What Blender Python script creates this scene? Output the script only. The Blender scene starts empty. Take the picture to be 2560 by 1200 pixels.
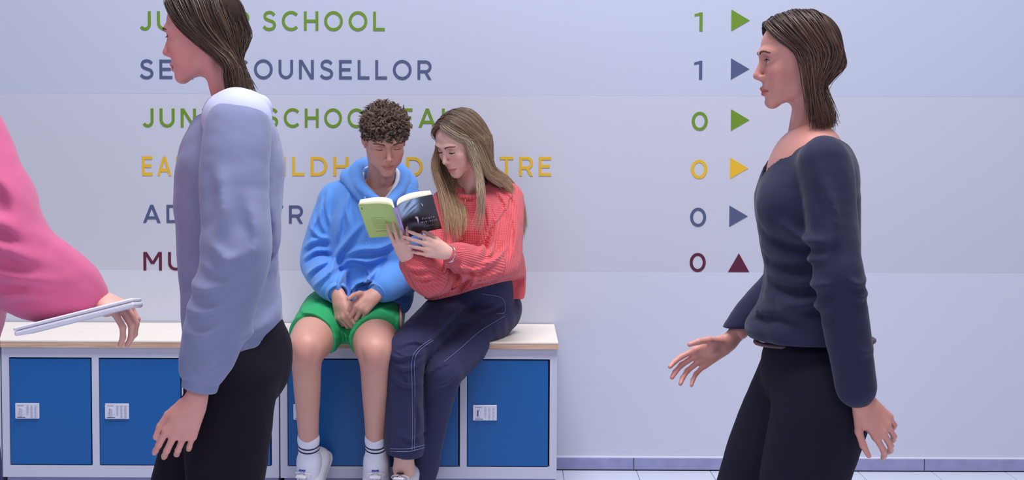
import bpy, math, random
import numpy as np
from mathutils import Vector, Matrix

random.seed(7)
rng = np.random.default_rng(7)
scene = bpy.context.scene
COL = scene.collection
V = Vector

# ------------------------------------------------------------------ camera
F_PX, CAM_Y, CAM_Z = 3200.0, -5.16, 1.32
PITCH, ROLL = math.radians(2.5), math.radians(0.23)
PPX, PPY = 1283.0, 502.0
cam_data = bpy.data.cameras.new('camera')
cam = bpy.data.objects.new('camera', cam_data)
COL.objects.link(cam)
cam_data.sensor_width = 36.0
cam_data.lens = F_PX / 2560.0 * 36.0
cam_data.shift_x = -(PPX - 1280.0) / 2560.0
cam_data.shift_y = -(600.0 - PPY) / 2560.0
CAM_ROT = Matrix.Rotation(math.radians(90) - PITCH, 3, 'X') @ Matrix.Rotation(ROLL, 3, 'Z')
cam.matrix_world = Matrix.Translation((0, CAM_Y, CAM_Z)) @ CAM_ROT.to_4x4()
cam_data.dof.use_dof = False
scene.camera = cam

def P(px, py, Y):
    """point at depth Y (wall = 0, towards the viewer negative) seen at a place of the photograph"""
    d = CAM_ROT @ V(((px - PPX) / F_PX, -(py - PPY) / F_PX, -1.0))
    t = (Y - CAM_Y) / d.y
    return V((0, CAM_Y, CAM_Z)) + d * t

# ------------------------------------------------------------------ light
world = bpy.data.worlds.new('world')
scene.world = world
world.use_nodes = True
bg = world.node_tree.nodes['Background']
bg.inputs[0].default_value = (0.70, 0.74, 1.0, 1)
bg.inputs[1].default_value = 0.24

def area(name, loc, target, size, size_y, power, color):
    ld = bpy.data.lights.new(name, 'AREA')
    ld.shape = 'RECTANGLE'; ld.size = size; ld.size_y = size_y
    ld.energy = power; ld.color = color
    o = bpy.data.objects.new(name, ld); COL.objects.link(o)
    o.location = loc
    o.rotation_euler = (V(target) - V(loc)).to_track_quat('-Z', 'Y').to_euler()
    return o
area('ceiling_light', (0.3, -2.3, 5.6), (0.2, -1.2, 0.0), 3.4, 1.8, 318, (0.985, 0.975, 1.0))
area('left_fill_light', (-1.9, -5.6, 3.3), (-0.1, 0, 0.7), 1.8, 1.4, 30, (0.84, 0.89, 1.0))  # added fill from behind the camera on the left, not a window
area('hall_fill_light', (1.5, -5.6, 2.6), (0.2, 0, 0.6), 1.8, 1.4, 26, (1.0, 0.93, 0.96))
scene.view_settings.view_transform = 'Standard'
scene.view_settings.look = 'None'
scene.view_settings.gamma = 1.0
scene.view_settings.use_curve_mapping = False
scene.view_settings.exposure = 0.0

# ------------------------------------------------------------------ helpers
def srgb(r, g, b):
    f = lambda c: (c / 255 / 12.92) if c / 255 <= 0.04045 else ((c / 255 + 0.055) / 1.055) ** 2.4
    return (f(r), f(g), f(b), 1.0)

def mat(name, color, rough=0.6, metal=0.0, spec=0.5, bump=0.0, bscale=60.0, cvar=0.0, cscale=6.0,
        attr=False, sub=0.0, sheen=0.0, coat=0.0, stretch=(1, 1, 1), detail=3.0, coord='Object'):
    m = bpy.data.materials.new(name); m.use_nodes = True
    nt = m.node_tree; N = nt.nodes; L = nt.links
    b = N['Principled BSDF']
    b.inputs['Base Color'].default_value = color
    b.inputs['Roughness'].default_value = rough
    b.inputs['Metallic'].default_value = metal
    b.inputs['Specular IOR Level'].default_value = spec
    if sub:
        b.inputs['Subsurface Weight'].default_value = sub
        b.inputs['Subsurface Radius'].default_value = (1.0, 0.35, 0.2)
        b.inputs['Subsurface Scale'].default_value = 0.008
    if sheen:
        b.inputs['Sheen Weight'].default_value = sheen
        b.inputs['Sheen Roughness'].default_value = 0.5
    if coat:
        b.inputs['Coat Weight'].default_value = coat
    tc = N.new('ShaderNodeTexCoord'); mp = N.new('ShaderNodeMapping')
    mp.inputs['Scale'].default_value = stretch
    L.new(tc.outputs[coord], mp.inputs['Vector'])
    col = None
    if attr:
        a = N.new('ShaderNodeAttribute'); a.attribute_name = 'Col'
        mx = N.new('ShaderNodeMix'); mx.data_type = 'RGBA'; mx.blend_type = 'MULTIPLY'
        mx.inputs[0].default_value = 1.0
        mx.inputs[6].default_value = color
        L.new(a.outputs['Color'], mx.inputs[7]); col = mx.outputs[2]
    if cvar:
        n = N.new('ShaderNodeTexNoise'); n.inputs['Scale'].default_value = cscale
        n.inputs['Detail'].default_value = detail
        L.new(mp.outputs[0], n.inputs['Vector'])
        r = N.new('ShaderNodeMapRange')
        r.inputs[3].default_value = 1 - cvar; r.inputs[4].default_value = 1 + cvar
        L.new(n.outputs['Fac'], r.inputs[0])
        mx2 = N.new('ShaderNodeMix'); mx2.data_type = 'RGBA'; mx2.blend_type = 'MULTIPLY'
        mx2.inputs[0].default_value = 1.0
        if col is None: mx2.inputs[6].default_value = color
        else: L.new(col, mx2.inputs[6])
        cb = N.new('ShaderNodeCombineColor')
        for i in range(3): L.new(r.outputs[0], cb.inputs[i])
        L.new(cb.outputs[0], mx2.inputs[7]); col = mx2.outputs[2]
    if col is not None: L.new(col, b.inputs['Base Color'])
    if bump:
        n = N.new('ShaderNodeTexNoise'); n.inputs['Scale'].default_value = bscale
        n.inputs['Detail'].default_value = 3
        L.new(mp.outputs[0], n.inputs['Vector'])
        bp = N.new('ShaderNodeBump'); bp.inputs['Strength'].default_value = bump
        bp.inputs['Distance'].default_value = 0.002
        L.new(n.outputs['Fac'], bp.inputs['Height']); L.new(bp.outputs[0], b.inputs['Normal'])
    return m

def link(name, me, m=None, parent=None, smooth=False):
    o = bpy.data.objects.new(name, me); COL.objects.link(o)
    if m is not None and len(me.materials) == 0: me.materials.append(m)
    if parent is not None: o.parent = parent
    if smooth: me.polygons.foreach_set('use_smooth', [True] * len(me.polygons))
    return o

def tag(o, label=None, cat=None, group=None, kind=None):
    if label: o['label'] = label
    if cat: o['category'] = cat
    if group: o['group'] = group
    if kind: o['kind'] = kind
    return o

def empty(name, loc=(0, 0, 0)):
    o = bpy.data.objects.new(name, None); COL.objects.link(o)
    o.location = loc; o.empty_display_size = 0.1
    return o

def child(name, me, m, root, smooth=False):
    """a part given in world coordinates, parented to a root standing at its base"""
    o = link(name, me, m, root, smooth)
    o.matrix_parent_inverse = world_inv(root)
    return o

def world_inv(root):
    Mx = Matrix.Identity(4); r = root; chain = []
    while r is not None: chain.append(r); r = r.parent
    for r in reversed(chain): Mx = Mx @ r.matrix_parent_inverse @ r.matrix_basis
    return Mx.inverted()

def mesh_from(name, verts, faces):
    me = bpy.data.meshes.new(name)
    me.from_pydata([tuple(v) for v in verts], [], faces); me.update()
    return me

def box_mesh(name, x0, x1, y0, y1, z0, z1, bev=0.0, seg=2):
    vs = [(x, y, z) for x in (x0, x1) for y in (y0, y1) for z in (z0, z1)]
    fs = [(0, 1, 3, 2), (4, 6, 7, 5), (0, 4, 5, 1), (2, 3, 7, 6), (0, 2, 6, 4), (1, 5, 7, 3)]
    if bev <= 0: return mesh_from(name, vs, fs)
    import bmesh
    bm = bmesh.new(); bv = [bm.verts.new(v) for v in vs]
    for f in fs: bm.faces.new([bv[i] for i in f])
    bmesh.ops.bevel(bm, geom=bm.edges[:], offset=bev, segments=seg, profile=0.5, affect='EDGES')
    bmesh.ops.recalc_face_normals(bm, faces=bm.faces[:])
    me = bpy.data.meshes.new(name); bm.to_mesh(me); bm.free()
    return me

def boxes_mesh(name, boxes):
    vs, fs = [], []
    for (x0, x1, y0, y1, z0, z1) in boxes:
        o = len(vs)
        vs += [(x, y, z) for x in (x0, x1) for y in (y0, y1) for z in (z0, z1)]
        fs += [tuple(i + o for i in f) for f in ((0, 1, 3, 2), (4, 6, 7, 5), (0, 4, 5, 1), (2, 3, 7, 6), (0, 2, 6, 4), (1, 5, 7, 3))]
    return mesh_from(name, vs, fs)

def np_mesh(name, verts, faces, smooth=True):
    """fast mesh from numpy arrays; faces (n,3) or (n,4)"""
    me = bpy.data.meshes.new(name)
    nv, nf, k = len(verts), len(faces), faces.shape[1]
    me.vertices.add(nv); me.vertices.foreach_set('co', np.ascontiguousarray(verts, dtype=np.float32).ravel())
    me.loops.add(nf * k); me.loops.foreach_set('vertex_index', np.ascontiguousarray(faces, dtype=np.int32).ravel())
    me.polygons.add(nf)
    me.polygons.foreach_set('loop_start', np.arange(0, nf * k, k, dtype=np.int32))
    if smooth: me.polygons.foreach_set('use_smooth', np.ones(nf, dtype=bool))
    me.update(calc_edges=True); me.validate()
    return me

def catmull(pts, n=8):
    pts = [np.asarray(p, float) for p in pts]
    out = []
    q = [2 * pts[0] - pts[1]] + pts + [2 * pts[-1] - pts[-2]]
    for i in range(1, len(q) - 2):
        for j in range(n):
            t = j / n
            a, b, c, d = q[i - 1], q[i], q[i + 1], q[i + 2]
            out.append(0.5 * ((2 * b) + (-a + c) * t + (2 * a - 5 * b + 4 * c - d) * t * t + (-a + 3 * b - 3 * c + d) * t ** 3))
    out.append(pts[-1])
    return np.array(out)

def tubes(name, lines, radii, sides=6, taper=None):
    """many tubes in one mesh; lines: list of (n,3) arrays; radii: float or array per line"""
    VV, FF, off = [], [], 0
    for li, L in enumerate(lines):
        L = np.asarray(L, float); n = len(L)
        r = radii[li] if hasattr(radii, '__len__') else radii
        r = np.broadcast_to(np.asarray(r, float), (n,)) if not taper else np.asarray(taper(np.linspace(0, 1, n))) * r
        T = np.gradient(L, axis=0); T /= np.linalg.norm(T, axis=1)[:, None] + 1e-9
        ref = np.array([0.3, 0.2, 0.93]) if abs(T[0, 2]) < 0.85 else np.array([1.0, 0.1, 0.0])
        A = np.cross(T, ref); A /= np.linalg.norm(A, axis=1)[:, None] + 1e-9
        for i in range(1, n):                                   # keep the frame from flipping
            a = A[i - 1] - T[i] * np.dot(A[i - 1], T[i]); A[i] = a / (np.linalg.norm(a) + 1e-9)
        B = np.cross(T, A)
        an = np.linspace(0, 2 * np.pi, sides, endpoint=False)
        ring = L[:, None, :] + r[:, None, None] * (np.cos(an)[None, :, None] * A[:, None, :] + np.sin(an)[None, :, None] * B[:, None, :])
        VV.append(ring.reshape(-1, 3))
        i = np.arange(n - 1)[:, None] * sides; j = np.arange(sides)[None, :]; j2 = (j + 1) % sides
        FF.append(np.stack([i + j, i + j2, i + sides + j2, i + sides + j], -1).reshape(-1, 4) + off)
        off += n * sides
    return np_mesh(name, np.concatenate(VV), np.concatenate(FF))
# ------------------------------------------------------------------ structure: wall, floor, skirting
M_wall_mid = mat('wall_panel_middle', srgb(193, 195, 210), 0.5, spec=0.3, cvar=0.012, cscale=1.5, bump=0.02, bscale=30)
M_wall_up = mat('wall_panel_upper', srgb(186, 192, 212), 0.45, spec=0.3, cvar=0.012, cscale=1.5, bump=0.02, bscale=30)
M_wall_low = mat('wall_panel_lower', srgb(201, 204, 220), 0.45, spec=0.3, cvar=0.012, cscale=1.5, bump=0.02, bscale=30)
M_core = mat('wall_core', srgb(172, 172, 190), 0.8)
M_floor = mat('floor_tile', srgb(208, 213, 228), 0.28, spec=0.5, cvar=0.03, cscale=5)
M_grout = mat('grout', srgb(120, 120, 140), 0.9)
M_stone = mat('grey_skirting_stone', srgb(146, 148, 188), 0.55, cvar=0.22, cscale=22, detail=6, bump=0.15, bscale=60)
M_seal = mat('white_sealant', srgb(225, 225, 238), 0.4)

XL, XR = -7.2, 7.2
z_up = P(1280, 238, 0).z; z_lo = P(1600, 679, 0).z
wall = tag(link('wall_back', box_mesh('wall_back', XL, XR, 0.012, 0.16, -0.05, 3.9), M_core), kind='structure')
for (a, b, m, lift) in ((z_up, 3.9, M_wall_up, 0.0), (z_lo, z_up, M_wall_mid, 0.0), (0.0, z_lo, M_wall_low, 0.0)):
    link('panel', box_mesh('panel', XL, XR, 0.0 - lift, 0.02, a + 0.00012, b - 0.00012), m, wall)

floor = tag(link('floor', box_mesh('floor', XL, XR, -9.0, 0.16, -0.06, -0.003), M_grout), kind='structure')
x0 = P(1406, 1181, 0).x
TW, TD = 0.3, 0.6
tile_me = box_mesh('tile', 0.0012, TW - 0.0012, -TD + 0.0012, -0.0012, -0.02, 0.0, 0.0008, 1)
rest = []
k0 = int(math.floor((XL - x0) / TW)) + 1; k1 = int(math.floor((XR - x0) / TW))
for i in range(k0, k1):
    for j in range(0, 15):
        X = x0 + i * TW; Y = -0.012 - j * TD
        if j < 2 and -2.6 < X < 2.5:
            t = link('tile', tile_me, M_floor, floor); t.location = (X, Y, random.uniform(0, 0.0004))
        else:
            rest.append((X + 0.0012, X + TW - 0.0012, Y - TD + 0.0012, Y - 0.0012, -0.02, 0.0))
tag(link('tile_field', boxes_mesh('tile_field', rest), M_floor, floor), kind='stuff')

sk = tag(empty('baseboard_back', (0, 0, 0)), kind='structure')
zt = P(1800, 1146, -0.012).z
xs = P(1584, 1160, -0.012).x
SW = (P(2311, 1160, -0.012).x - xs) / 2
for i in range(-14, 12):
    X = xs + i * SW
    if X < XL or X + SW > XR: continue
    s = link('stone', box_mesh('stone', X + 0.0016, X + SW - 0.0016, -0.012 - random.uniform(0, 0.0008), 0.001, 0.004, zt, 0.001, 1), M_stone, sk)
link('sealant_strip', box_mesh('sealant_strip', XL, XR, -0.010, 0.001, zt + 0.0002, zt + 0.0045), M_seal, sk)

# ------------------------------------------------------------------ wall lettering
M_green = mat('green_vinyl', srgb(100, 138, 24), 0.5)
M_blue = mat('slate_blue_vinyl', srgb(74, 84, 122), 0.5)
M_yel = mat('mustard_vinyl', srgb(222, 176, 34), 0.5)
M_mar = mat('maroon_vinyl', srgb(84, 14, 48), 0.5)
WS = 0.155
def arc(cx, cy, rx, ry, a0, a1, n=28):
    return [(cx + rx * math.cos(math.radians(a0 + (a1 - a0) * i / n)), cy + ry * math.sin(math.radians(a0 + (a1 - a0) * i / n))) for i in range(n + 1)]
h = WS / 2
def cr2(pts, n=6): return [tuple(p) for p in catmull([np.array(p) for p in pts], n)]
GL = {  # letter: (advance width, list of strokes). ('l', pts) constant-width line; ('d', x0,y0,x1,y1) diagonal with level ends
 'I': (WS, [('l', [(h, 0), (h, 1)])]),
 'J': (.60, [('l', [(.52, 1), (.52, .36)] + arc(.28, .32, .24, .245, 0, -150)[1:])]),
 'U': (.82, [('l', [(h, 1), (h, .42)] + arc(.41, .41, .41 - h, .41 - h, 180, 360)[0:] + [(.82 - h, 1)])]),
 'N': (.84, [('l', [(h, 0), (h, 1)]), ('l', [(.84 - h, 0), (.84 - h, 1)]), ('d', .1, 1, .74, 0)]),
 'O': (1.06, [('l', arc(.53, .5, .53 - h, .52 - h, 0, 360, 48))]),
 'C': (.92, [('l', arc(.53, .5, .53 - h, .52 - h, 44, 316, 40))]),
 'D': (.90, [('l', [(h, 0), (h, 1)]), ('l', [(h, 1 - h), (.38, 1 - h)] + arc(.40, .5, .5 - h, .5 - h, 90, -90)[0:] + [(h, h)])]),
 'H': (.82, [('l', [(h, 0), (h, 1)]), ('l', [(.82 - h, 0), (.82 - h, 1)]), ('l', [(h, .5), (.82 - h, .5)])]),
 'L': (.66, [('l', [(h, 0), (h, 1)]), ('l', [(0, h), (.66, h)])]),
 'E': (.72, [('l', [(h, 0), (h, 1)]), ('l', [(0, h), (.72, h)]), ('l', [(0, 1 - h), (.71, 1 - h)]), ('l', [(0, .505), (.64, .505)])]),
 'T': (.80, [('l', [(.40, 0), (.40, 1)]), ('l', [(0, 1 - h), (.80, 1 - h)])]),
 'R': (.80, [('l', [(h, 0), (h, 1)]), ('l', [(h, 1 - h), (.44, 1 - h)] + arc(.46, .67, .26, .33 - h, 90, -90)[0:] + [(h, .42)]), ('d', .44, .42, .70, 0)]),
 'A': (1.0, [('d', .5, 1, .09, 0), ('d', .5, 1, .91, 0), ('l', [(.2, .28), (.8, .28)])]),
 'M': (1.0, [('l', [(h, 0), (h, 1)]), ('l', [(1 - h, 0), (1 - h, 1)]), ('d', .1, 1, .5, .36), ('d', .9, 1, .5, .36)]),
 'Y': (.90, [('d', .1, 1, .45, .42), ('d', .8, 1, .45, .42), ('l', [(.45, 0), (.45, .5)])]),
 'S': (.76, [('l', cr2([(.67, .80), (.55, .905), (.38, .94), (.19, .88), (.125, .73), (.20, .60), (.39, .52), (.60, .44), (.68, .28), (.60, .12), (.40, .058), (.20, .09), (.06, .205)]))]),
 '1': (.42, [('l', [(.345, 0), (.345, 1)]), ('d', .02, .86, .34, .925)]),
 '0': (.84, [('l', arc(.42, .5, .42 - h, .515 - h, 0, 360, 48))]),
}
def letter_mesh(ch, capx, capz, x, z, y=-0.0016, t=0.0014):
    vs, fs, k = [], [], [0]
    def quad(p):
        o = len(vs); yy = y - 0.00015 * k[0]
        for (a, b) in p: vs.append((x + a * capx, yy, z + b * capz))
        for (a, b) in p: vs.append((x + a * capx, yy + t, z + b * capz))
        n = len(p)
        fs.append(tuple(range(o, o + n))); fs.append(tuple(range(o + 2 * n - 1, o + n - 1, -1)))
        for i in range(n): fs.append((o + i, o + (i + 1) % n, o + n + (i + 1) % n, o + n + i))
    for s in GL[ch][1]:
        k[0] += 1
        if s[0] == 'l':
            pts = [np.array(p, float) for p in s[1]]
            closed = np.linalg.norm(pts[0] - pts[-1]) < 1e-6
            nn = []
            for i in range(len(pts)):
                a = pts[i - 1] if i > 0 else (pts[-2] if closed else None)
                b = pts[i + 1] if i < len(pts) - 1 else (pts[1] if closed else None)
                d1 = (pts[i] - a) / (np.linalg.norm(pts[i] - a) + 1e-9) if a is not None else None
                d2 = (b - pts[i]) / (np.linalg.norm(b - pts[i]) + 1e-9) if b is not None else None
                if d1 is None: d1 = d2
                if d2 is None: d2 = d1
                n1 = np.array([-d1[1], d1[0]]); n2 = np.array([-d2[1], d2[0]])
                m = n1 + n2; m /= np.linalg.norm(m) + 1e-9
                nn.append(m / max(0.4, np.dot(m, n1)) * WS / 2)
            for i in range(len(pts) - 1):
                quad([pts[i] + nn[i], pts[i] - nn[i], pts[i + 1] - nn[i + 1], pts[i + 1] + nn[i + 1]])
        else:
            _, xa, ya, xb, yb = s
            if ch == '1': quad([(xa, ya - .07), (xb, yb - .07), (xb, yb + .075), (xa, ya + .05)][::-1])
            else:
                w = WS * 1.12 / 2
                quad([(xa - w, ya), (xb - w, yb), (xb + w, yb), (xa + w, ya)])
    return mesh_from('letter', vs, fs)

SP = 0.34      # gap between letters, cap heights
def text_line(words, cap_top, cap_bot, m, label, x_of):
    root = tag(empty('lettering', P(words[0][1], cap_bot, 0)), label, 'lettering')
    for (w, xa, xb) in words:
        n = len(w); adv = [GL[c][0] for c in w]
        tot = sum(adv) + SP * (n - 1)
        A = P(xa, cap_bot, 0); B = P(xb, cap_bot, 0); T = P(xa, cap_top, 0)
        # level on the wall: the roll of the picture belongs to the camera
        capz = abs(T.z - A.z)
        capx = (B.x - A.x) / tot
        x = A.x
        for c, a in zip(w, adv):
            me = letter_mesh(c, capx, capz, x, A.z)
            child('letter', me, m, root)
            x += (a + SP) * capx
    return root
text_line([('JUNIOR', 350, 624), ('SCHOOL', 657, 962)], 28, 76, M_green, 'top line of green capital letters on the wall reading JUNIOR SCHOOL', 0)
text_line([('SEN', 350, 484), ('COUNSELLOR', 580, 1079)], 149, 197, M_blue, 'slate blue capital letters on the wall reading COUNSELLOR, second line', 0)
text_line([('JUNIOR', 357, 628), ('SCHOOL', 664, 955), ('EAL', 1000, 1134)], 271, 318, M_green, 'green capital letters on the wall, third line, ending EAL between the two seated heads', 0)
text_line([('EARLY', 356, 549), ('CHILDHOOD', 597, 1057), ('CENTRE', 1099, 1378)], 391, 439, M_yel, 'mustard yellow capital letters on the wall reading EARLY CHILDHOOD CENTRE', 0)
text_line([('ADMINISTRATION', 358, 1001)], 512, 557, M_blue, 'slate blue capital letters on the wall, fifth line, starting with AD', 0)
text_line([('MUSIC', 359, 590)], 630, 676, M_mar, 'maroon capital letters on the wall, bottom line, starting with MU', 0)

cols = [('green', M_green), ('slate blue', M_blue), ('green', M_green), ('mustard yellow', M_yel), ('slate blue', M_blue), ('maroon', M_mar)]
digits = [('1', 1735, 1756, 31, 78), ('1', 1734, 1755, 152, 199), ('0', 1729, 1769, 280, 326), ('0', 1727, 1768, 400, 446), ('0', 1725, 1765, 520, 566), ('0', 1724, 1764, 633, 679)]
place = ['in the top row', 'in the second row', 'in the third row', 'in the fourth row', 'in the fifth row', 'in the bottom row']
for (c, xa, xb, t, b), (cn, m), w in zip(digits, cols, place):
    A = P(xa, b, 0); B = P(xb, b, 0); T = P(xa, t, 0)
    me = letter_mesh(c, (B.x - A.x) / GL[c][0], T.z - A.z, 0, 0)
    o = link('floor_number', me, m); o.location = (A.x, 0, A.z)
    tag(o, f'{cn} number {c} on the wall left of the arrow {w}', 'number', 'floor numbers on the wall')
arrows = [(1828, 1874, 24, 78), (1827, 1873, 146, 199), (1827, 1873, 273, 327), (1825, 1870, 394, 447), (1823, 1869, 514, 567), (1820, 1873, 633, 680)]
for i, ((xa, xb, t, b), (cn, m), w) in enumerate(zip(arrows, cols, place)):
    A = P(xa, b, 0); B = P(xb, b, 0); T = P(xa, t, 0); W = B.x - A.x; H = T.z - A.z
    tri = [(0, 0), (W, H / 2), (0, H)] if i < 5 else [(0, 0), (W, 0), (W / 2, H)]
    vs = [(a, -0.0016, c) for a, c in tri] + [(a, -0.0002, c) for a, c in tri]
    me = mesh_from('arrow', vs, [(0, 1, 2), (5, 4, 3), (0, 3, 4, 1), (1, 4, 5, 2), (2, 5, 3, 0)])
    o = link('arrow_sign', me, m); o.location = (A.x, 0, A.z)
    tag(o, f'{cn} triangle arrow pointing {"right" if i < 5 else "up"} on the wall {w}', 'arrow', 'direction arrows on the wall')

# ------------------------------------------------------------------ lockers with plywood tops
M_frame = mat('locker_frame_paint', srgb(200, 200, 220), 0.35, spec=0.5, bump=0.02, bscale=200)
M_door = mat('locker_door_blue', srgb(0, 90, 162), 0.36, spec=0.5, bump=0.03, bscale=260)
M_dark = mat('locker_gap', srgb(10, 12, 34), 0.8)
M_plinth = mat('locker_plinth', srgb(140, 142, 180), 0.5)
M_plate = mat('lock_plate_silver', srgb(222, 222, 236), 0.3, metal=0.25)
M_knob = mat('lock_knob_chrome', srgb(215, 218, 232), 0.15, metal=0.9)
M_print_shadow = mat('dark_print_and_shadow', srgb(40, 40, 60), 0.6)
def ply_mat(name, base, edge=False):
    m = bpy.data.materials.new(name); m.use_nodes = True
    nt = m.node_tree; N = nt.nodes; L = nt.links; b = N['Principled BSDF']
    b.inputs['Roughness'].default_value = 0.42
    tc = N.new('ShaderNodeTexCoord'); mp = N.new('ShaderNodeMapping')
    mp.inputs['Scale'].default_value = (0.7, 14, 14) if not edge else (2, 1, 90)
    L.new(tc.outputs['Object'], mp.inputs['Vector'])
    n = N.new('ShaderNodeTexNoise'); n.inputs['Scale'].default_value = 3; n.inputs['Detail'].default_value = 6; n.inputs['Distortion'].default_value = 0.6
    L.new(mp.outputs[0], n.inputs['Vector'])
    r = N.new('ShaderNodeValToRGB')
    r.color_ramp.elements[0].position = 0.3; r.color_ramp.elements[0].color = base[0]
    r.color_ramp.elements[1].position = 0.7; r.color_ramp.elements[1].color = base[1]
    L.new(n.outputs['Fac'], r.inputs[0]); L.new(r.outputs[0], b.inputs['Base Color'])
    return m
M_ply = ply_mat('birch_plywood', (srgb(244, 232, 218), srgb(249, 240, 230)))
M_plyedge = ply_mat('plywood_edge', (srgb(176, 132, 108), srgb(226, 194, 168)), True)

FY = -0.465                       # front face of the lockers
LZ0, LZ1 = P(1000, 1196, FY).z, P(1000, 871, FY).z
TOPZ = P(1000, 853.5, -0.48).z
xa = P(700.5, 1000, FY).x; xb = P(1396, 1000, FY).x
UW = xb - xa; 
def locker_bank(x, label, top_label):
    """three lockers side by side in one carcass; x = left edge"""
    w = UW - 0.0055
    root = tag(empty('locker_bank', (x + w / 2, FY, 0)), label, 'locker')
    rail_t = LZ1 - P(1000, 897, FY).z; rail_b = P(1000, 1167, FY).z - LZ0
    side = 0.0265; div = 0.0255
    dw = (w - 2 * side - 2 * div) / 3
    y1 = -0.03
    bx = [(x, x + w, FY, y1, LZ0, LZ0 + rail_b), (x, x + w, FY, y1, LZ1 - rail_t, LZ1),
          (x, x + side, FY, y1, LZ0 + rail_b, LZ1 - rail_t), (x + w - side, x + w, FY, y1, LZ0 + rail_b, LZ1 - rail_t)]
    for i in (1, 2):
        X = x + side + i * dw + (i - 1) * div
        bx.append((X, X + div, FY, y1, LZ0 + rail_b, LZ1 - rail_t))
    child('carcass', boxes_mesh('carcass', bx), M_frame, root)
    child('plinth', box_mesh('plinth', x + 0.012, x + w - 0.004, FY + 0.012, y1, 0.0, LZ0 - 0.0005), M_plinth, root)
    child('recess', boxes_mesh('recess', [(x + side * .5, x + w - side * .5, FY + 0.022, FY + 0.026, LZ0 + 0.01, LZ1 - 0.01)]), M_dark, root)
    dz0, dz1 = LZ0 + rail_b, LZ1 - rail_t
    for i in range(3):
        X = x + side + i * (dw + div)
        g = 0.0035
        d = child('door', box_mesh('door', X + 0.002, X + dw - 0.006, FY + 0.003, FY + 0.019, dz0 + g * 0.8, dz1 - g * 1.4, 0.0015, 2), M_door, root)
        # keypad lock on the left of the door
        px = X + 0.022; pz = dz0 + (dz1 - dz0) * 0.505
        PW, PH = 0.089, 0.058
        child('lock_plate', box_mesh('lock_plate', px, px + PW, FY - 0.003, FY + 0.004, pz - PH / 2, pz + PH / 2, 0.0025, 3), M_plate, d)
        # round dial with a vertical grip
        cx, cz = px + 0.0235, pz - 0.0015
        a = np.linspace(0, 2 * np.pi, 25)[:-1]
        def disc(r, ya, yb):
            vs = [(cx + r * math.cos(t), ya, cz + r * math.sin(t)) for t in a] + [(cx + r * .96 * math.cos(t), yb, cz + r * .96 * math.sin(t)) for t in a]
            n = len(a); fs = [tuple(range(n, 2 * n))] + [(i2, (i2 + 1) % n, n + (i2 + 1) % n, n + i2) for i2 in range(n)]
            return vs, fs
        vs, fs = disc(0.0145, FY - 0.002, FY - 0.0045)
        child('lock_dial', mesh_from('lock_dial', vs, fs), M_print_shadow if False else M_plate, d)
        child('dial_grip', box_mesh('dial_grip', cx - 0.0038, cx + 0.0038, FY - 0.0145, FY - 0.004, cz - 0.0125, cz + 0.0125, 0.0025, 2), M_knob, d)
        child('dial_painted_shadow', box_mesh('dial_shadow_strip', cx - 0.0068, cx - 0.0042, FY - 0.0052, FY - 0.004, cz - 0.011, cz + 0.011), M_print_shadow, d)  # dark strip standing in for the shadow beside the grip
        for r in range(4):
            for c in range(3):
                if r == 3 and c == 0: continue
                kx = px + 0.0475 + c * 0.0148; kz = pz + 0.0175 - r * 0.0125
                k = child('key_button', box_mesh('key_button', kx - 0.0038, kx + 0.0038, FY - 0.0062, FY - 0.002, kz - 0.003, kz + 0.003, 0.0012, 1), M_knob, d)
        child('printed_line', box_mesh('printed_line', px + 0.008, px + 0.038, FY - 0.0034, FY - 0.0029, pz - 0.0245, pz - 0.0225), M_print_shadow, d)
        child('printed_line', box_mesh('printed_line', px + 0.009, px + 0.033, FY - 0.0034, FY - 0.0029, pz + 0.0195, pz + 0.0207), M_print_shadow, d)
    t = empty('bench_top', (x + w / 2, -0.24, LZ1))
    tag(t, top_label, 'bench top')
    child('board', box_mesh('board', x + 0.0015, x + UW - 0.0035 + 0.0015, -0.480, -0.008, TOPZ - 0.008, TOPZ, 0.0022, 2), M_ply, t)
    child('board_edge', box_mesh('board_edge', x + 0.0018, x + UW - 0.0022, -0.479, -0.009, LZ1 + 0.0008, TOPZ - 0.0075), M_plyedge, t)
    return root
tops = ['birch plywood bench top slab whose end shows at the left edge of the photo',
        'long birch plywood bench top behind the walker in the grey shirt',
        'birch plywood bench top with the two seated teenagers on it']
labs = ['grey locker bank of which only a sliver shows at the far left edge',
        'grey three-door locker bank with blue doors behind the walker in the grey shirt',
        'grey three-door locker bank with blue doors under the two seated teenagers']
for i, X in enumerate((xa - 2 * UW, xa - UW, xa)):
    locker_bank(X, labs[i], tops[i])
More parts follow.
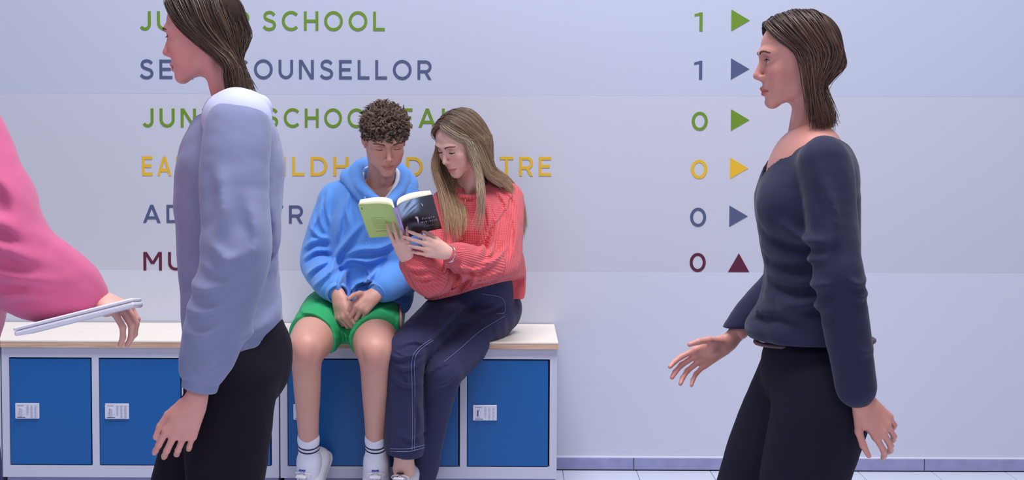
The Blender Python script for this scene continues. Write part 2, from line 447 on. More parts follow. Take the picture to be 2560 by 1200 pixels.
# ------------------------------------------------------------------ solid modelling on a grid (signed distances -> one smooth continuous mesh)
A3 = lambda v: np.array([v[0], v[1], v[2]], dtype=np.float64)
class Cone:
    """tapered limb from a to b; fl = (axis, factor) squashes the section along an axis"""
    def __init__(s, a, b, ra, rb=None, fl=None):
        s.a, s.b, s.ra, s.rb = A3(a), A3(b), ra, ra if rb is None else rb
        s.fl = None
        if fl is not None:
            ax = A3(fl[0]); ax /= np.linalg.norm(ax); s.fl = (ax, fl[1])
        r = max(s.ra, s.rb) * (max(1.0, fl[1]) if fl else 1)
        s.lo = np.minimum(s.a, s.b) - r; s.hi = np.maximum(s.a, s.b) + r
    def __call__(s, X, Y, Z):
        d = s.b - s.a; L2 = max(float(d @ d), 1e-12)
        px, py, pz = X - s.a[0], Y - s.a[1], Z - s.a[2]
        t = np.clip((px * d[0] + py * d[1] + pz * d[2]) / L2, 0, 1)
        px = px - t * d[0]; py = py - t * d[1]; pz = pz - t * d[2]
        r = s.ra + (s.rb - s.ra) * t
        if s.fl is None: return np.sqrt(px * px + py * py + pz * pz) - r
        ax, f = s.fl
        q = px * ax[0] + py * ax[1] + pz * ax[2]
        g = q * (1 / f - 1)
        l = np.sqrt((px + g * ax[0]) ** 2 + (py + g * ax[1]) ** 2 + (pz + g * ax[2]) ** 2)
        return (l - r) * min(1.0, f * 0.5 + 0.5)
class Ell:
    def __init__(s, c, r, R=None):
        s.c, s.r = A3(c), A3(r); s.R = None if R is None else np.array(R, dtype=np.float64)
        m = s.r if R is None else np.full(3, s.r.max())
        s.lo, s.hi = s.c - m, s.c + m
    def __call__(s, X, Y, Z):
        x, y, z = X - s.c[0], Y - s.c[1], Z - s.c[2]
        if s.R is not None:
            R = s.R
            x, y, z = R[0, 0] * x + R[1, 0] * y + R[2, 0] * z, R[0, 1] * x + R[1, 1] * y + R[2, 1] * z, R[0, 2] * x + R[1, 2] * y + R[2, 2] * z
        a, b, c = s.r
        k0 = np.sqrt((x / a) ** 2 + (y / b) ** 2 + (z / c) ** 2)
        k1 = np.sqrt((x / a ** 2) ** 2 + (y / b ** 2) ** 2 + (z / c ** 2) ** 2) + 1e-9
        return k0 * (k0 - 1) / k1
class RBox:
    def __init__(s, c, hs, R, r=0.003):
        s.c, s.h, s.R, s.r = A3(c), A3(hs), np.array(R, dtype=np.float64), r
        m = np.abs(s.R) @ s.h
        s.lo, s.hi = s.c - m, s.c + m
    def __call__(s, X, Y, Z):
        x, y, z = X - s.c[0], Y - s.c[1], Z - s.c[2]; R = s.R
        q = [np.abs(R[0, i] * x + R[1, i] * y + R[2, i] * z) - (s.h[i] - s.r) for i in range(3)]
        o = np.sqrt(sum(np.maximum(v, 0) ** 2 for v in q))
        return o + np.minimum(np.maximum(np.maximum(q[0], q[1]), q[2]), 0) - s.r
class Half:
    """half space on the side of n from point p, inside a region box"""
    def __init__(s, p, n, lo, hi):
        s.p, s.n = A3(p), A3(n) / np.linalg.norm(A3(n)); s.lo, s.hi = A3(lo), A3(hi)
    def __call__(s, X, Y, Z):
        return -((X - s.p[0]) * s.n[0] + (Y - s.p[1]) * s.n[1] + (Z - s.p[2]) * s.n[2])
def chain(pts, rads, k_sub=5, fl=None):
    """smooth limb through points with radii"""
    c = catmull([np.append(A3(p), r) for p, r in zip(pts, rads)], k_sub)
    return [Cone(c[i, :3], c[i + 1, :3], c[i, 3], c[i + 1, 3], fl) for i in range(len(c) - 1)]

class SDF:
    def __init__(s): s.ops = []
    def u(s, p, k=0.01):
        for q in (p if isinstance(p, list) else [p]): s.ops.append(('u', q, k))
        return s
    def s(s, p, k=0.005):
        for q in (p if isinstance(p, list) else [p]): s.ops.append(('s', q, k))
        return s
    def disp(s, fn): s.ops.append(('d', fn, 0)); return s
    def mesh(s, h, smooth=1):
        us = [o for o in s.ops if o[0] == 'u']
        pad = 3 * h + 0.012
        lo = np.min([o[1].lo for o in us], axis=0) - pad; hi = np.max([o[1].hi for o in us], axis=0) + pad
        n = np.ceil((hi - lo) / h).astype(int) + 1
        v = np.full(n, 0.08, dtype=np.float32)
        ax = [(lo[i] + h * np.arange(n[i])).astype(np.float32) for i in range(3)]
        for kind, p, k in s.ops:
            if kind == 'd':
                idx = np.nonzero(np.abs(v) < 0.03)
                pts = [ax[i][idx[i]] for i in range(3)]
                v[idx] += p(*pts).astype(np.float32)
                continue
            m = k + 2.5 * h + 0.004
            i0 = np.maximum(((p.lo - m - lo) / h).astype(int), 0); i1 = np.minimum(((p.hi + m - lo) / h).astype(int) + 2, n)
            if np.any(i1 <= i0): continue
            sl = tuple(slice(a, b) for a, b in zip(i0, i1))
            X = ax[0][sl[0]][:, None, None]; Y = ax[1][sl[1]][None, :, None]; Z = ax[2][sl[2]][None, None, :]
            d = p(X, Y, Z).astype(np.float32); a = v[sl]
            if kind == 's': d = -d; a = -a
            # for a subtraction: max(a, -d) = -min(-a, d)
            if kind == 's': d = -d; res = -smin(a, d, k)
            else: res = smin(a, d, k)
            v[sl] = res
        return surface_nets(v, lo, h, smooth)
def smin(a, b, k):
    if k <= 0: return np.minimum(a, b)
    hh = np.maximum(k - np.abs(a - b), 0) / k
    return np.minimum(a, b) - hh * hh * k * 0.25

def surface_nets(v, lo, h, smooth=1):
    ins = v < 0
    n = v.shape
    c = np.zeros((n[0] - 1, n[1] - 1, n[2] - 1), dtype=np.uint8)
    for i in (0, 1):
        for j in (0, 1):
            for k in (0, 1):
                c += ins[i:n[0] - 1 + i, j:n[1] - 1 + j, k:n[2] - 1 + k]
    cell = (c > 0) & (c < 8)
    ci = np.argwhere(cell)
    idm = np.full(cell.shape, -1, dtype=np.int32); idm[cell] = np.arange(len(ci))
    acc = np.zeros((len(ci), 3)); cnt = np.zeros(len(ci))
    corners = [(i, j, k) for i in (0, 1) for j in (0, 1) for k in (0, 1)]
    cv = {q: v[ci[:, 0] + q[0], ci[:, 1] + q[1], ci[:, 2] + q[2]] for q in corners}
    for q in corners:
        for a in range(3):
            if q[a] == 0:
                r = list(q); r[a] = 1; r = tuple(r)
                va, vb = cv[q], cv[r]
                m = (va < 0) != (vb < 0)
                t = va[m] / (va[m] - vb[m])
                p = np.tile(np.array(q, float), (m.sum(), 1)); p[:, a] = t
                acc[m] += p; cnt[m] += 1
    V_ = ci + acc / cnt[:, None]
    faces = []
    for a in range(3):
        b, d = (a + 1) % 3, (a + 2) % 3
        sa = [slice(None)] * 3; sb = [slice(None)] * 3
        sa[a] = slice(0, -1); sb[a] = slice(1, None)
        e = ins[tuple(sa)] != ins[tuple(sb)]
        idx = np.argwhere(e)
        ok = (idx[:, b] > 0) & (idx[:, d] > 0) & (idx[:, b] < n[b] - 1) & (idx[:, d] < n[d] - 1)
        idx = idx[ok]
        def cid(db, dd):
            t = idx.copy(); t[:, b] += db; t[:, d] += dd
            return idm[t[:, 0], t[:, 1], t[:, 2]]
        q = np.stack([cid(-1, -1), cid(0, -1), cid(0, 0), cid(-1, 0)], 1)
        flip = ~ins[idx[:, 0], idx[:, 1], idx[:, 2]]
        q[flip] = q[flip][:, ::-1]
        faces.append(q)
    F = np.concatenate(faces)
    F = F[(F >= 0).all(1)]
    for _ in range(smooth):
        s_ = np.zeros_like(V_); w = np.zeros(len(V_))
        for i in range(4):
            a, b = F[:, i], F[:, (i + 1) % 4]
            for k in range(3): s_[:, k] += np.bincount(a, V_[b, k], len(V_)) + np.bincount(b, V_[a, k], len(V_))
            w += np.bincount(a, minlength=len(V_)) + np.bincount(b, minlength=len(V_))
        V_ = V_ * 0.5 + 0.5 * s_ / np.maximum(w, 1)[:, None]
    return V_ * h + lo, F

def attr_color(me, cols):
    a = me.color_attributes.new('Col', 'FLOAT_COLOR', 'POINT')
    c = np.ones((len(me.vertices), 4), dtype=np.float32); c[:, :3] = cols
    a.data.foreach_set('color', c.ravel())
def attr_vec(me, name, vec):
    a = me.attributes.new(name, 'FLOAT_VECTOR', 'POINT')
    a.data.foreach_set('vector', np.ascontiguousarray(vec, dtype=np.float32).ravel())
def join(parts):
    VV, FF, o = [], [], 0
    for v, f in parts:
        VV.append(v); FF.append(f + o); o += len(v)
    return np.concatenate(VV), np.concatenate(FF)

def fold_noise(seed, amp, scale, stretch=(1, 1, 1), n=5, sharp=1.0):
    """cloth folds: warped directional ridges"""
    r = np.random.default_rng(seed)
    K = r.normal(size=(n, 3)) * np.array(stretch); K /= np.linalg.norm(K, axis=1)[:, None]; K *= (scale * r.uniform(.6, 1.5, (n, 1)))
    W = r.normal(size=(n, 3)) * scale * 0.5; ph = r.uniform(0, 6.28, (n, 2)); wa = r.uniform(.6, 1.4, n)
    def f(x, y, z):
        o = 0
        for i in range(n):
            w = np.sin(W[i, 0] * x + W[i, 1] * y + W[i, 2] * z + ph[i, 1]) * wa[i]
            o = o + (1 - np.abs(np.sin(K[i, 0] * x + K[i, 1] * y + K[i, 2] * z + ph[i, 0] + w * 1.6)) ** sharp * 2)
        return o / n * amp
    return f
def stroke_fold(strokes):
    """raised (positive) or sunk (negative) creases: list of (points, width, height)"""
    segs = []
    for pts, w, hgt in strokes:
        c = catmull([A3(p) for p in pts], 5)
        segs.append((c, w, hgt))
    def f(x, y, z):
        out = np.zeros_like(x)
        for c, w, hgt in segs:
            lo, hi = c.min(0) - 3 * w, c.max(0) + 3 * w
            m = (x > lo[0]) & (x < hi[0]) & (y > lo[1]) & (y < hi[1]) & (z > lo[2]) & (z < hi[2])
            if not m.any(): continue
            px, py, pz = x[m], y[m], z[m]; best = np.full(len(px), 1e9); bt = np.zeros(len(px)); nn = len(c) - 1
            for i in range(nn):
                a, d = c[i], c[i + 1] - c[i]; L2 = d @ d + 1e-12
                t = np.clip(((px - a[0]) * d[0] + (py - a[1]) * d[1] + (pz - a[2]) * d[2]) / L2, 0, 1)
                q = (px - a[0] - t * d[0]) ** 2 + (py - a[1] - t * d[1]) ** 2 + (pz - a[2] - t * d[2]) ** 2
                u = q < best; best[u] = q[u]; bt[u] = (i + t[u]) / nn
            out[m] -= hgt * np.exp(-best / (w * w)) * np.sin(np.pi * np.clip(bt * 0.94 + 0.03, 0, 1)) ** 0.6
        return out
    return f

# ------------------------------------------------------------------ head in its own frame: x to the viewer's right, -y forward, z up, origin between the ears
def head_sdf(s, fem=False, open_eyes=False, neck_to=None, neck_r=(.052, .058)):
    """s: SDF in head space. Sizes in metres"""
    S = 0.95 if fem else 1.0
    jw = 0.84 if fem else 0.93
    e = lambda c, r, k, R=None: s.u(Ell([c[0] * S, c[1] * S, c[2] * S], [r[0] * S, r[1] * S, r[2] * S], R), k)
    e((0, .014, .032), (.0735, .094, .083), .01)
    e((0, -.040, .036), (.058, .050, .050), .03)              # forehead
    e((0, -.026, -.030), (.0625 * (jw * .5 + .5), .064, .078), .03)
    for sx in (-1, 1):
        s.u(Cone((sx * .056 * jw * S, .008, -.040), (sx * .049 * jw * S, -.012, -.074), .016, .014), .022)
        s.u(Cone((sx * .049 * jw * S, -.012, -.074), (sx * .014 * jw * S, -.074 * S, -.101 * S), .014, .0125), .02)
        e((sx * .037, -.066, -.026), (.024, .020, .021), .022)     # cheekbone
        e((sx * .030, -.062, -.058), (.024, .022, .026), .02)      # cheek
    e((0, -.080, -.103), (.019 * jw + .002, .0145, .0145), .018)   # chin
    e((0, -.074, -.066), (.028, .0235, .034), .018)                # mouth barrel
    br = .0065 if fem else .0082
    s.u(chain([(-.046 * S, -.070 * S, .017), (-.026 * S, -.0855 * S, .021), (0, -.088 * S, .018), (.026 * S, -.0855 * S, .021), (.046 * S, -.070 * S, .017)], [.008, br, br * .8, br, .008], 3), .016)
    for sx in (-1, 1):
        s.s(Ell((sx * .0315 * S, -.0965 * S, .004), (.0175, .0135, .0125)), .012)
        s.s(Ell((sx * .016 * S, -.100 * S, .003), (.007, .010, .010)), .010)
    # nose
    nl = 1.0 if not fem else .92
    s.u(Cone((0, -.0865 * S, .014), (0, -.1085 * S, -.030 * nl), .0068, .0088), .010)
    s.u(Ell((0, -.1105 * S, -.0355 * nl), (.0098, .0098, .0085)), .006)
    s.u(Cone((0, -.104 * S, -.042 * nl), (0, -.093 * S, -.050 * nl), .0055, .006), .006)
    for sx in (-1, 1):
        s.u(Ell((sx * .0125, -.0985 * S, -.0405 * nl), (.0062, .0095, .0068)), .005)
        s.s(Ell((sx * .0058, -.1060 * S, -.0490 * nl), (.0030, .0045, .0026)), .002)
    s.s(Cone((0, -.1005 * S, -.053), (0, -.0995 * S, -.061), .0026), .004)   # philtrum
    # lips
    fl = .0058 if fem else .0048
    zL = -.0685
    s.u(chain([(-.0245, -.0835 * S, zL - .001), (-.012, -.0935 * S, zL + .0022), (-.003, -.0985 * S, zL + .0040), (0, -.0982 * S, zL + .0030), (.003, -.0985 * S, zL + .0040), (.012, -.0935 * S, zL + .0022), (.0245, -.0835 * S, zL - .001)], [.002, fl * .8, fl, fl * .9, fl, fl * .8, .002], 3), .003)
    s.u(chain([(-.022, -.0838 * S, zL - .0035), (-.011, -.0925 * S, zL - .0072), (0, -.0955 * S, zL - .0085), (.011, -.0925 * S, zL - .0072), (.022, -.0838 * S, zL - .0035)], [.002, fl * 1.05, fl * 1.25, fl * 1.05, .002], 3), .003)
    s.s(chain([(-.026, -.0865 * S, zL - .0015), (-.012, -.0995 * S, zL - .0018), (0, -.1045 * S, zL - .0026), (.012, -.0995 * S, zL - .0018), (.026, -.0865 * S, zL - .0015)], [.0011, .0016, .0016, .0016, .0011], 3), .0022)
    s.s(Ell((0, -.1015 * S, -.0885), (.017, .0085, .0050)), .007)
    # eyes: lid bulges
    for sx in (-1, 1):
        c = (sx * .0315 * S, -.0765 * S, .0015)
        if open_eyes:
            s.u(Ell(c, (.0150, .0128, .0118)), .003)
            s.s(Ell((c[0], c[1] - .012, c[2] + .0005), (.0118, .0090, .0046)), .0015)
        else:
            s.u(Ell(c, (.0158, .0136, .0118)), .003)
            s.s(chain([(c[0] - .0135, c[1] - .0085, c[2] - .0048), (c[0] - .005, c[1] - .0135, c[2] - .0066), (c[0] + .005, c[1] - .0135, c[2] - .0066), (c[0] + .0135, c[1] - .0085, c[2] - .0048)], [.0010, .0020, .0020, .0010], 3), .0012)
            s.u(chain([(c[0] - .014, c[1] - .0035, c[2] - .0085), (c[0], c[1] - .0090, c[2] - .0110), (c[0] + .014, c[1] - .0035, c[2] - .0085)], [.002, .003, .002], 3), .006)
    # ears
    for sx in (-1, 1):
        Rm = Matrix.Rotation(sx * math.radians(-22), 3, 'Z') @ Matrix.Rotation(math.radians(12), 3, 'X')
        Rm = np.array(Rm)
        s.u(Ell((sx * .0765 * S, .012, -.004), (.0065, .0175, .0290), Rm), .005)
        s.u(Ell((sx * .0735 * S, .004, -.028), (.0055, .0095, .011)), .004)
        s.s(Ell((sx * .0845 * S, .006, -.002), (.0055, .0095, .0175), Rm), .003)
        s.u(Ell((sx * .0775 * S, .0015, -.010), (.004, .004, .006)), .002)
    if neck_to is not None:
        a = np.array((0, .022, -.055)); b = A3(neck_to)
        s.u(Cone(a, b, neck_r[0], neck_r[1]), .022)
        for sx in (-1, 1):
            s.u(Cone((sx * .050, .02, -.055), (b[0] + sx * .016, b[1] - .045, b[2] + .012), .013, .010), .018)
        if not fem: s.u(Ell((a * .45 + b * .55 + np.array((0, -.052, -.012))), (.011, .010, .014)), .014)
    return s

def head_colors(v, fem=False, lip=None, blush=.12):
    S = 0.95 if fem else 1.0
    c = np.ones((len(v), 3))
    x, y, z = v[:, 0], v[:, 1], v[:, 2]
    g = lambda cx, cy, cz, rx, ry, rz: np.exp(-(((x - cx) / rx) ** 2 + ((y - cy) / ry) ** 2 + ((z - cz) / rz) ** 2))
    lip = lip or ((.80, .50, .50) if fem else (.84, .62, .62))
    zL = -.0685
    half = .0258 - .0
    top = zL + .0095 - .010 * (np.abs(x) / half) ** 1.6 ; bot = zL - .0155 + .014 * (np.abs(x) / half) ** 2
    m = np.clip((top - z) / .0012, 0, 1) * np.clip((z - bot) / .0015, 0, 1) * np.clip((half - np.abs(x)) / .002, 0, 1) * (y < -.078 * S)
    L = np.array(lip)
    c *= 1 - m[:, None] * (1 - L)
    mm = np.exp(-((z - (zL - .0022)) / .0012) ** 2) * (np.abs(x) < .0225) * (y < -.078 * S)
    c *= 1 - mm[:, None] * np.array([.45, .60, .58])
    for sx in (-1, 1):
        b = g(sx * .042, -.07, -.035, .026, .04, .022) * blush
        c *= 1 - b[:, None] * np.array([0.0, .8, .7])
        b = g(sx * .0315 * S, -.09, .009, .019, .03, .007) * .36          # shade of the eye socket put into the lid colour
        c *= 1 - b[:, None] * np.array([.55, .9, .8])
        b = g(sx * .078, .01, -.003, .012, .03, .035) * .2
        c *= 1 - b[:, None] * np.array([0.0, .8, .8])
    b = g(0, -.115, -.037, .016, .018, .014) * .16
    c *= 1 - b[:, None] * np.array([0.0, .7, .6])
    return c

def to_world(v, M):
    Mn = np.array(M)
    return v @ Mn[:3, :3].T + Mn[:3, 3]
def head_matrix(center, yaw, pitch, roll=0.0, scale=1.0):
    return Matrix.Translation(center) @ Matrix.Rotation(math.radians(yaw), 4, 'Z') @ Matrix.Rotation(math.radians(pitch), 4, 'X') @ Matrix.Rotation(math.radians(roll), 4, 'Y') @ Matrix.Scale(scale, 4)

_surf = [None]
def surf_y(x, z):
    v = _surf[0]
    m = (np.abs(v[:, 0] - x) < .0022) & (np.abs(v[:, 2] - z) < .0022) & (v[:, 1] < -.03)
    return float(v[m, 1].min()) if m.any() else -.09
def brow_lash(root, M, fem, hair_m, lash_m, thick=1.0, open_eyes=False, iris_m=None, eye_m=None, brow_w=1.0):
    """eyebrows of short hairs, lashes along the lids, eyeballs"""
    S = 0.95 if fem else 1.0
    r = np.random.default_rng(3)
    for sx in (-1, 1):
        lines, rad = [], []
        n = 150
        for i in range(n):
            t = r.uniform(0, 1)
            hw = (.0024 if not fem else .0018) * (1 - .55 * t) * brow_w
            x = .0135 + t * .036; z = .0180 + .0070 * math.sin(t * 2.3) - .004 * max(0, t - .6) + r.uniform(-hw, hw)
            y = -.0985 + .0035 * t + .022 * t * t
            x0 = sx * x * S; p0 = np.array([x0, surf_y(x0, z) + .0002, z])
            d = np.array([sx * (.6 + .5 * t), .25 * t + .05, .55 - .9 * t]); d /= np.linalg.norm(d)
            L = r.uniform(.005, .009)
            pe = p0 + d * L; pe[1] = surf_y(pe[0], pe[2]) - .0004
            lines.append(np.array([p0, (p0 + pe) / 2 + (0, -.0009, 0), pe])); rad.append(.00055 * thick)
        v = [to_world(l, M) for l in lines]
        child('eyebrow', tubes('eyebrow', v, rad, 3), hair_m, root)
        c = np.array((sx * .0315 * S, -.0765 * S, .0015))
        if open_eyes:
            up = [c + (dx * .0118, -.0118 + .005 * dx * dx, .0046 * (1 - dx * dx) + .0003) for dx in np.linspace(-1, 1, 9)]
        else:
            up = [c + (dx * .0140, -.0138 + .0065 * dx * dx, -.0054 + .0016 * dx * dx) for dx in np.linspace(-1, 1, 9)]
        w = [to_world(np.array(up), M)]
        tap = lambda t: .35 + .65 * np.sin(np.pi * np.clip(t, 0.03, .97))
        rr = [.0011 * thick * tap(np.linspace(0, 1, 9))]
        for q in np.linspace(-.95, .95, 17 if fem else 11):
            b = c + (q * .0135, -.0140 + .006 * q * q, -.0054 + .001 * q * q) if not open_eyes else c + (q * .0115, -.0122 + .005 * q * q, .0046 * (1 - q * q))
            L = (.0046 if fem else .0026)
            w.append(to_world(np.array([b, b + (q * .002, -L * .6, -L * .35), b + (q * .004, -L, -L * .45)]), M)); rr.append(np.array([.00026, .0002, .0001]) * thick)
        child('eyelash', tubes('eyelash', w, rr, 4), lash_m, root)
        if eye_m is not None:
            rad = .0117
            Rg = Matrix.Rotation(math.radians(0 if open_eyes else 30), 3, 'X')
            u, vv = np.meshgrid(np.linspace(0, 2 * np.pi, 25)[:-1], np.linspace(0, np.pi, 15))
            pts = np.stack([np.sin(vv) * np.cos(u), -np.cos(vv), np.sin(vv) * np.sin(u)], -1).reshape(-1, 3) * rad
            pts = pts @ np.array(Rg).T + c + (0, .0005, -.0003)
            fs = [(a * 24 + b, a * 24 + (b + 1) % 24, (a + 1) * 24 + (b + 1) % 24, (a + 1) * 24 + b) for a in range(14) for b in range(24)]
            me = mesh_from('eye', to_world(pts, M), fs)
            me.materials.append(eye_m); me.materials.append(iris_m)
            for i, pl in enumerate(me.polygons): pl.material_index = 1 if i // 24 < 2 else 0
            child('eye', me, None, root, True)

# ------------------------------------------------------------------ hands
def hand_prims(wrist, d, n, side, curl=(.5, .6, .4), size=1.0, spread=.10, thumb=(.5, .3, .3), curls=None, thumb_dir=None, wrist_from=None, male=True, fan=None):
    """wrist: joint; d: towards the knuckles; n: back of the hand; side=+1: thumb lies towards d x n"""
    d = A3(d); d /= np.linalg.norm(d)
    n = A3(n); n -= d * (n @ d); n /= np.linalg.norm(n)
    l = np.cross(d, n) * side
    w = A3(wrist); z = size
    pr = [];
    fr = (.0088 if male else .0074) * z
    offs = [.030, .0105, -.0095, -.0275]                # index .. little, across the palm
    lens = [(.041, .024, .020), (.045, .028, .021), (.042, .026, .021), (.033, .020, .019)]
    kd = [.088, .091, .086, .078]
    tips = []
    for i in range(4):
        kn = w + d * kd[i] * z + l * offs[i] * z * .98 - n * (.002 + .003 * abs(i - 1.3)) * z
        base = w + d * .018 * z + l * offs[i] * .62 * z - n * .002
        pr.append((Cone(base, kn, .0135 * z * (1 if male else .88), .0105 * z * (1 if male else .88)), .012))
        c = curls[i] if curls else curl
        ang = 0.0
        sp = (fan[i] if fan else (1.4 - i) * spread)
        f = d * math.cos(sp) + l * math.sin(sp)
        p = kn; rr = fr * (1, 1.02, .97, .86)[i]
        for j, L in enumerate(lens[i]):
            ang += c[j]
            dirv = f * math.cos(ang) - n * math.sin(ang)
            q = p + dirv * L * z
            pr.append((Cone(p, q, rr * (1.06, .96, .9)[j], rr * (.97, .88, .78)[j]), .0035 if j else .006))
            p = q
        tips.append(p)
    # thumb
    tb = w + d * .022 * z + l * .024 * z - n * .008 * z
    td = A3(thumb_dir) if thumb_dir is not None else (d * .62 + l * .68 - n * .35)
    td = td / np.linalg.norm(td)
    bend = np.cross(td, np.cross(d, td)); bend = bend / (np.linalg.norm(bend) + 1e-9)
    p = tb; ang = 0
    for j, L in enumerate((.040, .032, .026)):
        ang += thumb[j] * (0.0 if j == 0 else 1)
        dv = td * math.cos(ang) + bend * math.sin(ang)
        q = p + dv * L * z
        rr = fr * (1.45, 1.18, 1.05)[j]
        pr.append((Cone(p, q, rr, rr * (.82, .92, .78)[j]), .010 if j == 0 else .004)); p = q
    pr.append((Ell(w + d * .05 * z + l * .016 * z - n * .010 * z, np.array([.019, .019, .019]) * z), .014))
    if wrist_from is not None:
        wf = A3(wrist_from)
        ax = n
        pr.append((Cone(wf, w, .031 * z * (1 if male else .85), .0255 * z * (1 if male else .85), (ax, .78)), .012))
        pr.append((Cone(w, w + d * .03 * z, .0255 * z * (1 if male else .85), .024 * z * (1 if male else .88), (ax, .66)), .012))
    return pr, tips
def add_prims(s, prims, scale_k=1.0):
    for p, k in prims: s.u(p, k * scale_k)
    return s

M_skin_pink = None
def skin_mat(name, col):
    return mat(name, col, 0.48, spec=0.45, attr=True, sub=0.12, bump=0.06, bscale=260, cvar=0.05, cscale=22)
M_lash = mat('dark_lash', srgb(28, 18, 20), 0.6)
M_eyew = mat('eye_white', srgb(222, 216, 220), 0.2)
M_iris = mat('iris', srgb(66, 46, 34), 0.2)
# ------------------------------------------------------------------ people: shared builders
def lerp(a, b, t): return A3(a) + (A3(b) - A3(a)) * t

def strands_mesh(name, L, R, sides=4, cols=None):
    """L (N,n,3) strands, R (N,n) radii -> one mesh; cols (N,n,3) colours"""
    N, n, _ = L.shape
    T = np.gradient(L, axis=1); T /= np.linalg.norm(T, axis=2, keepdims=True) + 1e-9
    ref = np.random.default_rng(1).normal(size=(N, 1, 3))
    A = np.cross(T, np.broadcast_to(ref, T.shape)); A /= np.linalg.norm(A, axis=2, keepdims=True) + 1e-9
    B = np.cross(T, A)
    an = np.linspace(0, 2 * np.pi, sides, endpoint=False)
    ring = L[:, :, None, :] + R[:, :, None, None] * (np.cos(an)[None, None, :, None] * A[:, :, None, :] + np.sin(an)[None, None, :, None] * B[:, :, None, :])
    s = np.arange(N)[:, None, None] * (n * sides); i = np.arange(n - 1)[None, :, None] * sides; j = np.arange(sides)[None, None, :]; j2 = (j + 1) % sides
    F = np.stack([s + i + j, s + i + j2, s + i + sides + j2, s + i + sides + j], -1).reshape(-1, 4)
    me = np_mesh(name, ring.reshape(-1, 3), F)
    if cols is not None:
        attr_color(me, np.repeat(cols.reshape(-1, 3), sides, axis=0))
    return me

def sheet(guides, n, npts=20, jit=.006, seed=0, r=.0007, tmin=.75, wave=.003, wfreq=2.0, root=(.35, .28, .24), tip=(.75, .62, .42), cvar=.25, jit0=.3, clump=0.0):
    """hair between guide locks: guides = list of lists of points (same count), strands interpolated across"""
    g = np.array([catmull(x, 6) for x in guides])                       # (G, m, 3)
    m = g.shape[1]; q = np.random.default_rng(seed)
    u = q.uniform(0, len(g) - 1, n)
    if clump: u = u + np.sin(u * clump * 6.28) / (6.28 * clump) * .8
    u = np.clip(u, 0, len(g) - 1.0001)
    i = u.astype(int); f = (u - i)[:, None, None]; f = f * f * (3 - 2 * f) * .5 + f * .5
    base = g[i] * (1 - f) + g[np.minimum(i + 1, len(g) - 1)] * f         # (n, m, 3)
    te = q.uniform(tmin, 1.0, n)
    tt = np.linspace(0, 1, npts)[None, :] * te[:, None] * (m - 1)
    a = np.minimum(tt.astype(int), m - 2); w = (tt - a)[..., None]
    idx = np.arange(n)[:, None]
    L = base[idx, a] * (1 - w) + base[idx, a + 1] * w
    t = np.linspace(0, 1, npts)[None, :, None]
    off = q.normal(size=(n, 1, 3)) * jit
    L = L + off * (jit0 + (1 - jit0) * np.sqrt(t))
    ph = q.uniform(0, 6.28, (n, 1, 1)); ph = ph * .35 + np.round(u * 3)[:, None, None] * 1.7
    dr = q.normal(size=(n, 1, 3)); dr /= np.linalg.norm(dr, axis=2, keepdims=True)
    L = L + dr * np.sin(t * wfreq * 6.28 + ph) * wave * t
    R = np.broadcast_to((r * (1 - .75 * np.linspace(0, 1, npts) ** 3))[None, :], (n, npts)) * q.uniform(.7, 1.3, (n, 1))
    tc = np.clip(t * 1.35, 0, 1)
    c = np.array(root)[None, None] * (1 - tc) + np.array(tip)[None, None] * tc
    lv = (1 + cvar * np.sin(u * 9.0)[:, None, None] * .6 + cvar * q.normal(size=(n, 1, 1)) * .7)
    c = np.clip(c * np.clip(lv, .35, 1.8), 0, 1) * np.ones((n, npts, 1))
    return L, R, c
def hair_object(root, sheets, m, name='hair', sides=3):
    L = np.concatenate([s[0] for s in sheets]); R = np.concatenate([s[1] for s in sheets]); C = np.concatenate([s[2] for s in sheets])
    return tag(child(name, strands_mesh(name, L, R * 1.22, sides, C), m, root), kind='stuff')

def hair_mat(name, rough=.42):
    m = mat(name, (1, 1, 1, 1), rough, spec=.45, attr=True)
    return m

M_base = mat('hair_base', (1, 1, 1, 1), .85, spec=.1, attr=True)
def sock_stripe(root, a, b, ra, t, m, w=.0035):
    c0 = lerp(a, b, t); d = (A3(b) - A3(a)); d /= np.linalg.norm(d)
    child('stripe', tubes('stripe', [[c0, c0 + d * w]], [ra], 28), m, root)

def ring_band(center, axis, r, w, tube=.002, squash=None, n=32):
    """a closed round band"""
    ax = A3(axis); ax /= np.linalg.norm(ax)
    ref = np.array([0, 0, 1.0]) if abs(ax[2]) < .8 else np.array([1.0, 0, 0])
    A = np.cross(ax, ref); A /= np.linalg.norm(A); B = np.cross(ax, A)
    t = np.linspace(0, 2 * np.pi, n)
    r2 = r if squash is None else r * squash
    return A3(center) + r * np.cos(t)[:, None] * A + r2 * np.sin(t)[:, None] * B

